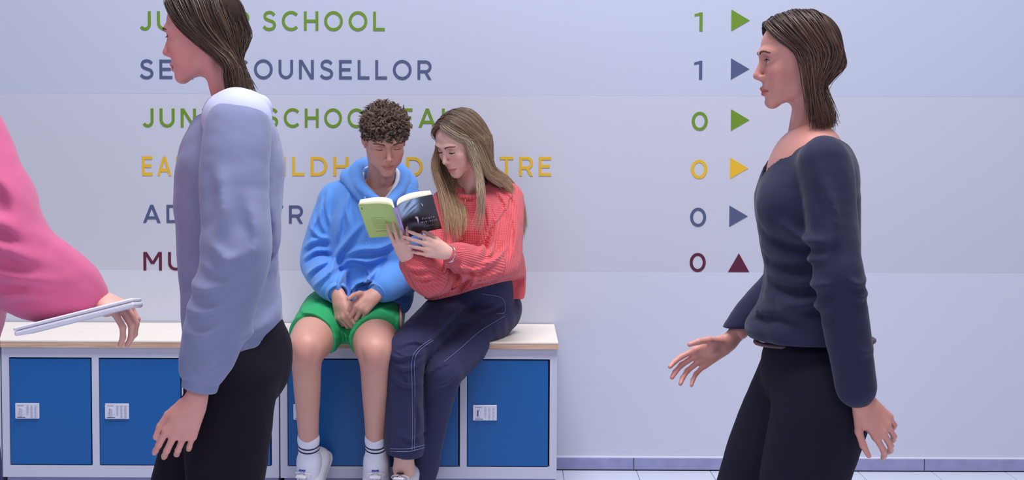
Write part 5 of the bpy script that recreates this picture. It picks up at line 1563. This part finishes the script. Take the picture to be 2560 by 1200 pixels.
# -- left walker: grey sweatshirt, long brown hair, striding to the left
def build_left():
    Yc = -2.22
    p = lambda x, y, d=0.0: P(x, y, Yc + d)
    root = tag(empty('person', V((p(600, 880).x, Yc, 0))), 'person with long brown hair in a grey sweatshirt and dark trousers walking to the left', 'person')
    M_sk = skin_mat('skin_rosy', srgb(226, 160, 150))
    M_gr = mat('grey_sweatshirt', srgb(134, 140, 176), .85, spec=.2, sheen=.2, bump=.10, bscale=700, cvar=.04, cscale=20)
    M_co = mat('pale_shirt', srgb(196, 201, 234), .8, bump=.06, bscale=500)
    M_tr = mat('near_black_cloth', srgb(26, 22, 34), .85, spec=.2, bump=.06, bscale=600)
    M_ha = hair_mat('dark_brown_hair', .42)
    HM = head_matrix(p(512, 84), -96, 8, 3, .92)
    nb = p(596, 262, .0)
    # far side is +Y; near side -Y
    shN, shF = p(596, 322, -.150), p(590, 318, .160)
    elN, wrN = p(578, 640, -.232), p(497, 975, -.235)
    elF, wrF = p(575, 620, .21), p(565, 840, .20)
    pieces = [head_piece(HM, True, True, nb, h=.0029, neck_r=(.046, .050), blush=.2)]
    hp, t1 = hand_prims(p(490, 1000, -.238), (-.42, -.02, -.90), (.10, -.98, -.05), 1, size=.98, curls=[(.25, .45, .25), (.35, .5, .25), (.45, .5, .3), (.5, .55, .3)], spread=.05, male=False, thumb=(.3, .3, .2), thumb_dir=(-.75, .1, -.6), wrist_from=lerp(elN, wrN, .75))
    pieces.append(hand_piece(hp, .0026, t1))
    hp, t2 = hand_prims(wrF, (.25, 0, -.95), (.1, .98, .0), -1, size=.98, curl=(.3, .5, .3), spread=.05, male=False, wrist_from=lerp(elF, wrF, .7))
    pieces.append(hand_piece(hp, .0025, t2))
    hipc = p(595, 905)
    hN, hF = A3(hipc) + (0, -.085, -.02), A3(hipc) + (0, .085, -.02)
    knN, anN = A3(p(575, 1390, -.085)), A3(p(680, 1720, -.10))        # trailing leg, near
    knF, anF = A3(p(470, 1370, .09)), A3(p(420, 1740, .09))           # leading leg, far
    anN = np.array([anN[0] + .06, anN[1], .13]); anF = np.array([anF[0] - .04, anF[1], .095])
    knN[2] = .50; knF[2] = .52; knN[0] = p(562, 1200, -.085).x; knF[0] = p(462, 1200, .09).x; anN[0] = knN[0] + .14; anF[0] = knF[0] - .10
    s = SDF(); s.u(Ell(A3(hipc), (.09, .13, .09)), .03); s.u(chain([hipc, A3(lerp(hipc, nb, .5)) + (-.018, 0, 0), A3(lerp(hipc, nb, .8)) + (-.01, 0, 0), nb], [.075, .068, .07, .043], 3, ((0, 1, 0), 1.3)), .03)
    for a, b, c in ((shN, elN, wrN), (shF, elF, wrF)):
        s.u(Cone(lerp(nb, a, .3), a, .04, .038), .03); s.u(Cone(a, b, .038, .031), .02); s.u(Cone(b, lerp(b, c, .85), .031, .024), .02)
    for a, b, c in ((hN, knN, anN), (hF, knF, anF)): s.u(Cone(a, b, .07, .048), .03); s.u(Cone(b, c, .045, .030), .02)
    v, f = s.mesh(.012); pieces.append((v, f))
    body_object(root, pieces, M_sk)
    brow_lash(root, HM, True, M_browd, M_lash, 1.1, open_eyes=True, iris_m=M_iris, eye_m=M_eyew)
    # sweatshirt
    s = SDF()
    s.u(chain([p(592, 880), p(582, 800), p(572, 650), p(574, 500), p(580, 400), p(588, 345)], [.098, .096, .098, .104, .102, .078], 4, ((0, 1, 0), 1.42)), .03)
    s.u(Ell(p(545, 500, 0), (.06, .12, .09)), .05)
    for a, x in ((shN, -1), (shF, 1)): s.u(Cone(A3(p(598, 335, x * .05)), A3(a), .060, .060), .04)
    s.u(chain([A3(shN) + (0, -.01, 0), lerp(shN, elN, .5) + (.0, -.012, 0), A3(elN) + (.01, 0, 0), lerp(elN, wrN, .5) + (.004, 0, 0), lerp(elN, wrN, .84)], [.070, .068, .064, .060, .048], 4), .014)
    s.u(chain([A3(shF), lerp(shF, elF, .5), A3(elF), lerp(elF, wrF, .5), lerp(elF, wrF, .95)], [.066, .060, .058, .054, .040], 4), .014)
    k = -2.45
    fo = [([P(470, 700, k), P(540, 715, k), P(600, 690, k)], .016, .012), ([P(470, 760, k), P(530, 770, k), P(590, 750, k)], .014, .012), ([P(480, 820, k), P(530, 830, k), P(580, 800, k)], .014, .010),
          ([P(540, 600, k), P(590, 640, k), P(640, 620, k)], .016, .012), ([P(560, 430, k), P(575, 520, k), P(560, 600, k)], .016, .009), ([P(640, 500, k), P(655, 600, k), P(640, 720, k)], .016, .010), ([P(600, 850, k), P(640, 830, k), P(670, 780, k)], .014, .010),
          ([P(500, 900, k), P(535, 915, k), P(565, 895, k)], .012, .010), ([P(520, 650, k), P(560, 668, k), P(610, 655, k)], .012, .009)]
    s.disp(front_folds([(a, b, c * 1.5) for a, b, c in fo], Yc)); s.disp(fold_noise(90, .0035, 24)); s.disp(fold_noise(91, .0010, 80))
    s.s(chain([p(585, 300), p(575, 240)], [.070, .085], 3), .01)
    s.s(Half(p(590, 884), (.12, 0, -1), A3(p(590, 960)) - (.3, .3, .05), A3(p(590, 884)) + (.3, .3, .06)), .006)
    # keep the sleeve below the hem
    s.u(chain([lerp(shN, elN, .9), A3(elN) + (.01, 0, 0), lerp(elN, wrN, .5) + (.004, 0, 0), lerp(elN, wrN, .84)], [.064, .064, .060, .048], 4), .014)
    cloth('sweatshirt', s, .0065, M_gr, root)
    sw = root.children[-1]
    c = SDF(); a, b = lerp(elN, wrN, .86), lerp(elN, wrN, 1.0)
    c.u(Cone(a, b, .042, .038), .003); c.s(Cone(lerp(a, b, .5), lerp(a, b, 2.), .031, .032), .002); c.s(Half(b, b - a, b - .08, b + .08), .002); child('cuff', np_mesh('cuff', *c.mesh(.0035)), M_gr, sw)
    # pale yoke and collar
    c = SDF()
    c.u(chain([A3(shN) + (.0, -.002, .014), p(592, 306, -.07), p(592, 298, 0), p(592, 306, .07), A3(shF) + (0, 0, .012)], [.064, .062, .062, .060, .058], 4), .03)
    c.u(chain([p(548, 292, 0), p(560, 275, -.06), p(600, 262, -.075), p(640, 268, -.03), p(645, 270, .03), p(600, 262, .075), p(560, 275, .06), p(548, 292, 0)], [.020] * 8, 4), .02)
    c.s(chain([p(585, 285), p(575, 225)], [.052, .072], 3), .01)
    c.s(Half(p(590, 350), (0, 0, -1), A3(p(590, 420)) - (.3, .35, .08), A3(p(590, 345)) + (.3, .35, .02)), .004)
    c.disp(fold_noise(95, .003, 30))
    child('collar', np_mesh('collar', *c.mesh(.0045)), M_co, root)
    trousers(root, hipc, (hN, hF), (knN, knF), (anN, anF), M_tr, (.092, .078, .070, .072, .082), p(602, 860), 80)
    sneaker(root, foot_matrix(anN, -90, 28), M_bluetab); sneaker(root, foot_matrix(anF, -90, -6), M_bluetab)
    # hair
    H = lambda x, y, z: A3(HM @ V((x * .92, .014 + (y - .014) * (.86 if y > 0 else .93), .032 + (z - .032) * .92)))
    c = SDF(); c.u(Ell((0, .016, .033), (.0745, .0900, .0825)), .01); c.s(Ell((0, -.086, -.022), (.064, .058, .090)), .010); c.s(Ell((0, -.03, -.085), (.09, .08, .06)), .01)
    v, f = c.mesh(.0035); me = np_mesh('hair_base', to_world(v, HM), f); attr_color(me, np.tile(np.array([.040, .026, .020]), (len(v), 1))); child('hair_base', me, M_base, root)
    dk, tp = (.045, .028, .022), (.115, .068, .045)
    q = lambda x, y, d: A3(p(x, y, d))
    def side(sx, d):
        return [[H(0, -.078, .100), H(sx * .030, -.082, .088), H(sx * .064, -.064, .056), H(sx * .082, -.030, .010), q(556, 150, d), q(566, 200, d), q(574, 236, d)],
                [H(0, -.050, .118), H(sx * .045, -.050, .104), H(sx * .080, -.026, .058), H(sx * .092, .004, .004), q(575, 150, d), q(590, 205, d), q(596, 246, d)],
                [H(0, -.010, .128), H(sx * .052, -.004, .108), H(sx * .086, .020, .058), H(sx * .094, .040, -.004), q(576, 150, d * .95), q(594, 205, d), q(606, 240, d)],
                [H(0, .040, .124), H(sx * .048, .056, .100), H(sx * .078, .072, .048), H(sx * .080, .088, -.010), q(588, 150, d * .7), q(606, 205, d * .8), q(622, 240, d * .8)],
                [H(0, .094, .094), H(-sx * .012, .112, .060), H(-sx * .014, .121, .010), H(-sx * .010, .122, -.030), q(596, 150, d * .3), q(616, 205, d * .35), q(634, 240, d * .4)]]
    sh = [sheet(side(1 if False else -1, .085), 800, 16, .006, 11, .0011, .85, .004, 1.5, dk, tp, .25, clump=2.5),
          sheet(side(1, -.085), 1500, 16, .0055, 12, .0010, .85, .004, 1.5, dk, tp, .25, clump=2.5)]
    hair_object(root, sh, M_ha)
    return root

# -- right walker: navy top, dark trousers, striding to the left
def build_right():
    Yc = -2.20
    p = lambda x, y, d=0.0: P(x, y, Yc + d)
    root = tag(empty('person', V((p(2040, 880).x, Yc, 0))), 'person in a navy V-neck top and dark trousers walking past the wall arrows', 'person')
    M_sk = skin_mat('skin_warm', srgb(214, 150, 138))
    M_nv = mat('navy_knit_top', srgb(40, 42, 70), .85, spec=.2, sheen=.15, bump=.10, bscale=700, cvar=.05, cscale=20)
    M_tr = mat('dark_navy_trousers', srgb(27, 25, 42), .85, spec=.2, bump=.06, bscale=600)
    M_ha = hair_mat('brown_hair', .42)
    M_br = mat('copper_bracelet', srgb(222, 178, 160), .25, metal=.8)
    M_belt = mat('brown_belt', srgb(92, 62, 66), .5)
    HM = head_matrix(p(1998, 146), -92, 6, 2, .95)
    nb = p(2030, 345, 0)
    shN, shF = p(2062, 405, -.140), p(2038, 400, .155)
    elN, wrN = p(2098, 700, -.21), p(2142, 980, -.205)
    elF, wrF = p(1965, 690, .20), p(1828, 850, .17)
    pieces = [head_piece(HM, True, True, nb, h=.0029, neck_r=(.043, .047), blush=.2)]
    hp, t1 = hand_prims(p(2150, 998, -.205), (.66, -.02, -.74), (.25, -.96, .1), 1, size=.96, curls=[(.35, .5, .25), (.45, .5, .3), (.5, .55, .3), (.55, .55, .3)], spread=.05, male=False, thumb=(.3, .3, .2), thumb_dir=(.0, -.25, -.95), wrist_from=lerp(elN, wrN, .75))
    pieces.append(hand_piece(hp, .0026, t1))
    hp, t2 = hand_prims(p(1820, 857, .168), (-.88, -.05, -.42), (.1, .85, .5), -1, size=.96, curls=[(.15, .3, .2), (.25, .35, .2), (.3, .4, .2), (.35, .4, .2)], spread=.08, male=False, wrist_from=lerp(elF, wrF, .75))
    pieces.append(hand_piece(hp, .0026, t2))
    hipc = p(2036, 930)
    hN, hF = A3(hipc) + (.01, -.085, -.02), A3(hipc) + (0, .085, -.02)
    knF = A3(p(1900, 1200, .09)); knF[2] = .52; knF[0] = p(1890, 1200, .09).x
    knN = A3(p(2045, 1200, -.08)); knN[2] = .50; knN[0] = p(1992, 1200, -.08).x
    anF = np.array([knF[0] - .10, knF[1], .095]); anN = np.array([knN[0] + .20, knN[1], .15])
    s = SDF(); s.u(Ell(A3(hipc), (.10, .13, .09)), .03); s.u(chain([hipc, lerp(hipc, nb, .45), lerp(hipc, nb, .78), A3(nb) + (0, 0, -.03)], [.085, .082, .090, .05], 3, ((0, 1, 0), 1.2)), .03)
    for a, b, c in ((shN, elN, wrN), (shF, elF, wrF)):
        s.u(Cone(lerp(nb, a, .3), a, .044, .040), .04); s.u(Cone(a, b, .038, .031), .02); s.u(Cone(b, lerp(b, c, .85), .031, .024), .02)
    s.u(Ell(p(2006, 430, -.0), (.070, .105, .085)), .05)
    for a, b, c in ((hN, knN, anN), (hF, knF, anF)): s.u(Cone(a, b, .07, .048), .03); s.u(Cone(b, c, .045, .030), .02)
    v, f = s.mesh(.005); pieces.append((v, f))
    body_object(root, pieces, M_sk)
    brow_lash(root, HM, True, M_browd, M_lash, 1.1, open_eyes=True, iris_m=M_iris, eye_m=M_eyew)
    s = SDF()
    s.u(chain([p(2025, 835), p(2030, 760), p(2030, 660), p(2020, 560), p(2022, 470), p(2040, 415)], [.112, .100, .090, .098, .098, .072], 4, ((0, 1, 0), 1.40)), .03)
    s.u(Ell(p(1962, 515, -.06), (.056, .062, .062)), .045); s.u(Ell(p(1962, 515, .07), (.056, .062, .062)), .045)
    s.u(Ell(p(1960, 818, 0), (.085, .12, .035)), .05)
    for a, x in ((shN, -1), (shF, 1)): s.u(Cone(A3(p(2052, 412, x * .05)), A3(a), .050, .050), .04)
    s.u(chain([A3(shN) + (.0, -.004, 0), lerp(shN, elN, .5), A3(elN), lerp(elN, wrN, .5), lerp(elN, wrN, .86), lerp(elN, wrN, .99)], [.056, .051, .047, .043, .038, .036], 4), .012)
    s.u(chain([A3(shF), lerp(shF, elF, .5), A3(elF), lerp(elF, wrF, .5), lerp(elF, wrF, .92)], [.054, .050, .047, .043, .036], 4), .012)
    k = -2.4
    fo = [([P(1950, 700, k), P(2010, 715, k), P(2070, 700, k)], .014, .010), ([P(1940, 750, k), P(2000, 770, k), P(2070, 755, k)], .014, .010), ([P(1930, 620, k), P(1990, 650, k), P(2060, 640, k)], .014, .009), ([P(1960, 560, k), P(2010, 600, k), P(2060, 600, k)], .014, .009),
          ([P(1900, 805, k), P(1960, 790, k), P(2040, 800, k)], .014, .010), ([P(2100, 690, k), P(2130, 705, k), P(2165, 690, k)], .010, .009), ([P(2105, 720, k), P(2135, 735, k), P(2170, 722, k)], .010, .009), ([P(2060, 460, k), P(2075, 540, k), P(2070, 620, k)], .012, .008), ([P(2120, 860, k), P(2145, 875, k), P(2175, 865, k)], .010, .007)]
    s.disp(front_folds([(a, b, c * 1.4) for a, b, c in fo], Yc)); s.disp(fold_noise(100, .0030, 26)); s.disp(fold_noise(101, .0008, 80))
    # V neck
    s.s(chain([p(1940, 462, 0), p(1985, 395, 0), p(2022, 330, 0)], [.030, .064, .085], 4, ((0, 1, 0), 1.1)), .006)
    s.s(Half(p(2010, 842), (.03, 0, -1), A3(p(2030, 900)) - (.32, .17, .04), A3(p(2030, 842)) + (.32, .30, .05)), .005)
    s.u(chain([lerp(shN, elN, .9), A3(elN), lerp(elN, wrN, .5), lerp(elN, wrN, .86), lerp(elN, wrN, .97)], [.047, .047, .043, .038, .035], 4), .012)
    cloth('top', s, .0050, M_nv, root)
    child('bracelet', tubes('bracelet', [ring_band(lerp(elN, wrN, 1.02), A3(wrN) - A3(elN), .036, 0)], .0022, 6), M_br, root)
    trousers(root, hipc, (hN, hF), (knN, knF), (anN, anF), M_tr, (.100, .086, .080, .088, .110), p(2036, 870), 85)
    child('belt', tubes('belt', [ring_band(p(2036, 852), (-.03, 0, 1), .100, 0, squash=1.36, n=48)], .0055, 8), M_belt, root)
    sneaker(root, foot_matrix(anN, -92, 34), M_bluetab); sneaker(root, foot_matrix(anF, -92, -8), M_bluetab)
    H = lambda x, y, z: A3(HM @ V((x * .92, .014 + (y - .014) * (.86 if y > 0 else .93), .032 + (z - .032) * .92)))
    c = SDF(); c.u(Ell((0, .016, .033), (.0745, .0900, .0825)), .01); c.s(Ell((0, -.086, -.022), (.064, .058, .090)), .010); c.s(Ell((0, -.03, -.085), (.09, .08, .06)), .01)
    v, f = c.mesh(.0035); me = np_mesh('hair_base', to_world(v, HM), f); attr_color(me, np.tile(np.array([.050, .032, .024]), (len(v), 1))); child('hair_base', me, M_base, root)
    dk, tp = (.055, .030, .024), (.15, .082, .058)
    q = lambda x, y, d: A3(p(x, y, d))
    def side(sx, d):
        return [[H(0, -.078, .098), H(sx * .030, -.080, .086), H(sx * .064, -.060, .054), H(sx * .080, -.014, .006), q(2020, 215, d), q(2026, 265, d), q(2030, 318, d)],
                [H(0, -.050, .114), H(sx * .045, -.048, .100), H(sx * .078, -.020, .056), H(sx * .088, .012, .002), q(2030, 215, d), q(2040, 270, d), q(2048, 320, d)],
                [H(0, -.010, .122), H(sx * .050, -.004, .104), H(sx * .082, .020, .056), H(sx * .088, .044, -.004), q(2038, 215, d * .95), q(2050, 270, d), q(2062, 318, d)],
                [H(0, .040, .118), H(sx * .046, .054, .096), H(sx * .074, .072, .046), H(sx * .074, .084, -.010), q(2050, 215, d * .7), q(2064, 270, d * .8), q(2078, 318, d * .8)],
                [H(0, .092, .090), H(-sx * .012, .110, .058), H(-sx * .014, .118, .010), H(-sx * .010, .118, -.030), q(2057, 215, d * .3), q(2073, 270, d * .35), q(2088, 318, d * .4)]]
    hair_object(root, [sheet(side(-1, .08), 700, 16, .006, 21, .0011, .85, .004, 1.5, dk, tp, .25, clump=2.5), sheet(side(1, -.08), 1500, 16, .0055, 22, .0010, .85, .004, 1.5, dk, tp, .25, clump=2.5)], M_ha)
    return root

# -- person in pink at the left edge, carrying a white laptop; mostly outside the frame
def build_pink():
    Yc = -2.35
    p = lambda x, y, d=0.0: P(x, y, Yc + d)
    root = tag(empty('person', V((p(-130, 880).x, Yc, 0))), 'person in a pink jumper at the left edge, walking in with a white laptop', 'person')
    M_sk = skin_mat('skin_pale', srgb(226, 170, 156))
    M_pk = mat('pink_jumper', srgb(206, 96, 140), .85, spec=.2, sheen=.25, bump=.10, bscale=600, cvar=.05, cscale=14)
    M_tr = mat('violet_denim', srgb(56, 50, 104), .85, bump=.08, bscale=700, cvar=.1, cscale=12)
    M_ha = hair_mat('auburn_hair', .45)
    HM = head_matrix(p(-125, 60), 88, 8, 0, .98)
    nb = p(-140, 240, 0)
    shN, shF = p(-85, 330, -.15), p(-110, 325, .16)
    elN, wrN = p(20, 640, -.20), p(232, 742, -.10)
    elF, wrF = p(-150, 620, .20), p(-175, 870, .20)
    pieces = [head_piece(HM, True, True, nb, h=.003, neck_r=(.046, .05))]
    hp, t1 = hand_prims(p(240, 744, -.095), (.80, -.45, -.15), (.45, -.35, .82), 1, size=.96, curls=[(.7, .8, .5), (.75, .85, .5), (.8, .9, .5), (.85, .9, .5)], spread=.06, male=False, thumb=(.2, .2, .2), thumb_dir=(.8, .45, .0), wrist_from=lerp(elN, wrN, .8))
    pieces.append(hand_piece(hp, .0025, t1))
    hp, t2 = hand_prims(wrF, (-.1, 0, -.98), (0, .98, 0), 1, size=.96, curl=(.3, .35, .2), spread=.06, male=False, thumb=(.2, .2, .2), wrist_from=lerp(elF, wrF, .8))
    pieces.append(hand_piece(hp, .0025, t2))
    hipc = p(-190, 890)
    hN, hF = A3(hipc) + (0, -.085, -.02), A3(hipc) + (0, .085, -.02)
    knN = np.array([hN[0] - .02, hN[1], .50]); anN = np.array([hN[0] - .24, hN[1], .16]); knF = np.array([hF[0] + .05, hF[1], .53]); anF = np.array([hF[0] + .08, hF[1], .095])
    s = SDF(); s.u(Ell(A3(hipc), (.10, .13, .09)), .03); s.u(chain([hipc, lerp(hipc, nb, .5), lerp(hipc, nb, .8), nb], [.09, .09, .09, .045], 3), .03)
    for a, b, c in ((shN, elN, wrN), (shF, elF, wrF)): s.u(Cone(lerp(nb, a, .3), a, .04, .038), .03); s.u(Cone(a, b, .038, .031), .02); s.u(Cone(b, lerp(b, c, .85), .031, .024), .02)
    for a, b, c in ((hN, knN, anN), (hF, knF, anF)): s.u(Cone(a, b, .07, .048), .03); s.u(Cone(b, c, .045, .030), .02)
    v, f = s.mesh(.012); pieces.append((v, f))
    body_object(root, pieces, M_sk)
    brow_lash(root, HM, True, M_browd, M_lash, 1.0, open_eyes=True, iris_m=M_iris, eye_m=M_eyew)
    s = SDF()
    s.u(chain([p(-170, 860), p(-150, 760), p(-130, 600), p(-125, 450), p(-125, 360)], [.115, .115, .115, .120, .085], 4, ((0, 1, 0), 1.40)), .03)
    for a, x in ((shN, -1), (shF, 1)): s.u(Cone(A3(p(-130, 340, x * .05)), A3(a), .062, .064), .04)
    s.u(chain([A3(shN), lerp(shN, elN, .5) + (.0, -.01, 0), A3(elN), lerp(elN, wrN, .5) + (0, 0, -.012), lerp(elN, wrN, .93)], [.074, .080, .086, .078, .042], 4), .016)
    s.u(chain([A3(shF), lerp(shF, elF, .5), A3(elF), lerp(elF, wrF, .5) + (0, 0, -.012), lerp(elF, wrF, .93)], [.070, .074, .078, .070, .042], 4), .016)
    k = -2.6
    fo = [([P(-40, 420, k), P(20, 470, k), P(60, 560, k)], .016, .012), ([P(-40, 540, k), P(30, 560, k), P(80, 600, k)], .015, .014), ([P(-30, 600, k), P(40, 620, k), P(110, 660, k)], .015, .014), ([P(-20, 680, k), P(60, 690, k), P(140, 710, k)], .014, .014), ([P(0, 740, k), P(60, 735, k), P(120, 740, k)], .012, .010)]
    s.disp(front_folds([(a, b, c * 1.3) for a, b, c in fo], Yc)); s.disp(fold_noise(110, .0035, 24)); s.disp(fold_noise(111, .001, 80))
    s.s(chain([p(-130, 290), p(-120, 220)], [.062, .08], 3), .01)
    cloth('jumper', s, .0075, M_pk, root)
    trousers(root, hipc, (hN, hF), (knN, knF), (anN, anF), M_tr, (.092, .078, .070, .070, .078), p(-180, 860), 120, .007)
    sneaker(root, foot_matrix(anN, 90, 40), M_bluetab); sneaker(root, foot_matrix(anF, 90, -4), M_bluetab)
    H = lambda x, y, z: A3(HM @ V((x, y, z)))
    c = SDF(); c.u(Ell((0, .02, .034), (.084, .102, .092)), .01); c.u(chain([(0, .09, .03), (0, .12, -.04), (0, .11, -.12)], [.05, .045, .02], 4), .03); c.s(Ell((0, -.086, -.022), (.064, .058, .090)), .010); c.s(Ell((0, -.03, -.085), (.09, .08, .06)), .01)
    c.disp(lambda x, y, z: .0012 * np.sin(np.arctan2(x, z) * 60))
    v, f = c.mesh(.004); me = np_mesh('hair', to_world(v, HM), f); attr_color(me, np.tile(np.array([.10, .045, .03]), (len(v), 1))); child('hair', me, M_ha, root)
    # closed laptop resting on the hands
    A, B = A3(p(58, 826, -.285)), A3(p(345, 754, -.235))
    ax = (B - A); Lx = np.linalg.norm(ax); ax /= Lx
    up = np.array([0, .12, 1.0]); up -= ax * (up @ ax); up /= np.linalg.norm(up); sd = np.cross(up, ax)
    lap = tag(empty('laptop', V((A + B) / 2)), 'slim white laptop carried by the person in pink at the left edge', 'laptop')
    M_lw = mat('white_laptop_shell', srgb(232, 228, 240), .35)
    def slab(name, o, t):
        me = box_mesh(name, -Lx / 2, Lx / 2, -.105, .105, -t / 2, t / 2, min(.004, t * .4), 3)
        R = Matrix((tuple(ax), tuple(sd), tuple(up))).transposed().to_4x4()
        me.transform(Matrix.Translation(V(tuple((A + B) / 2 + sd * .0 + up * o))) @ R)
        return child(name, me, M_lw, lap, True)
    slab('lid', .0045, .007); slab('base', -.0045, .010)
    return root
build_left(); build_right(); build_pink()
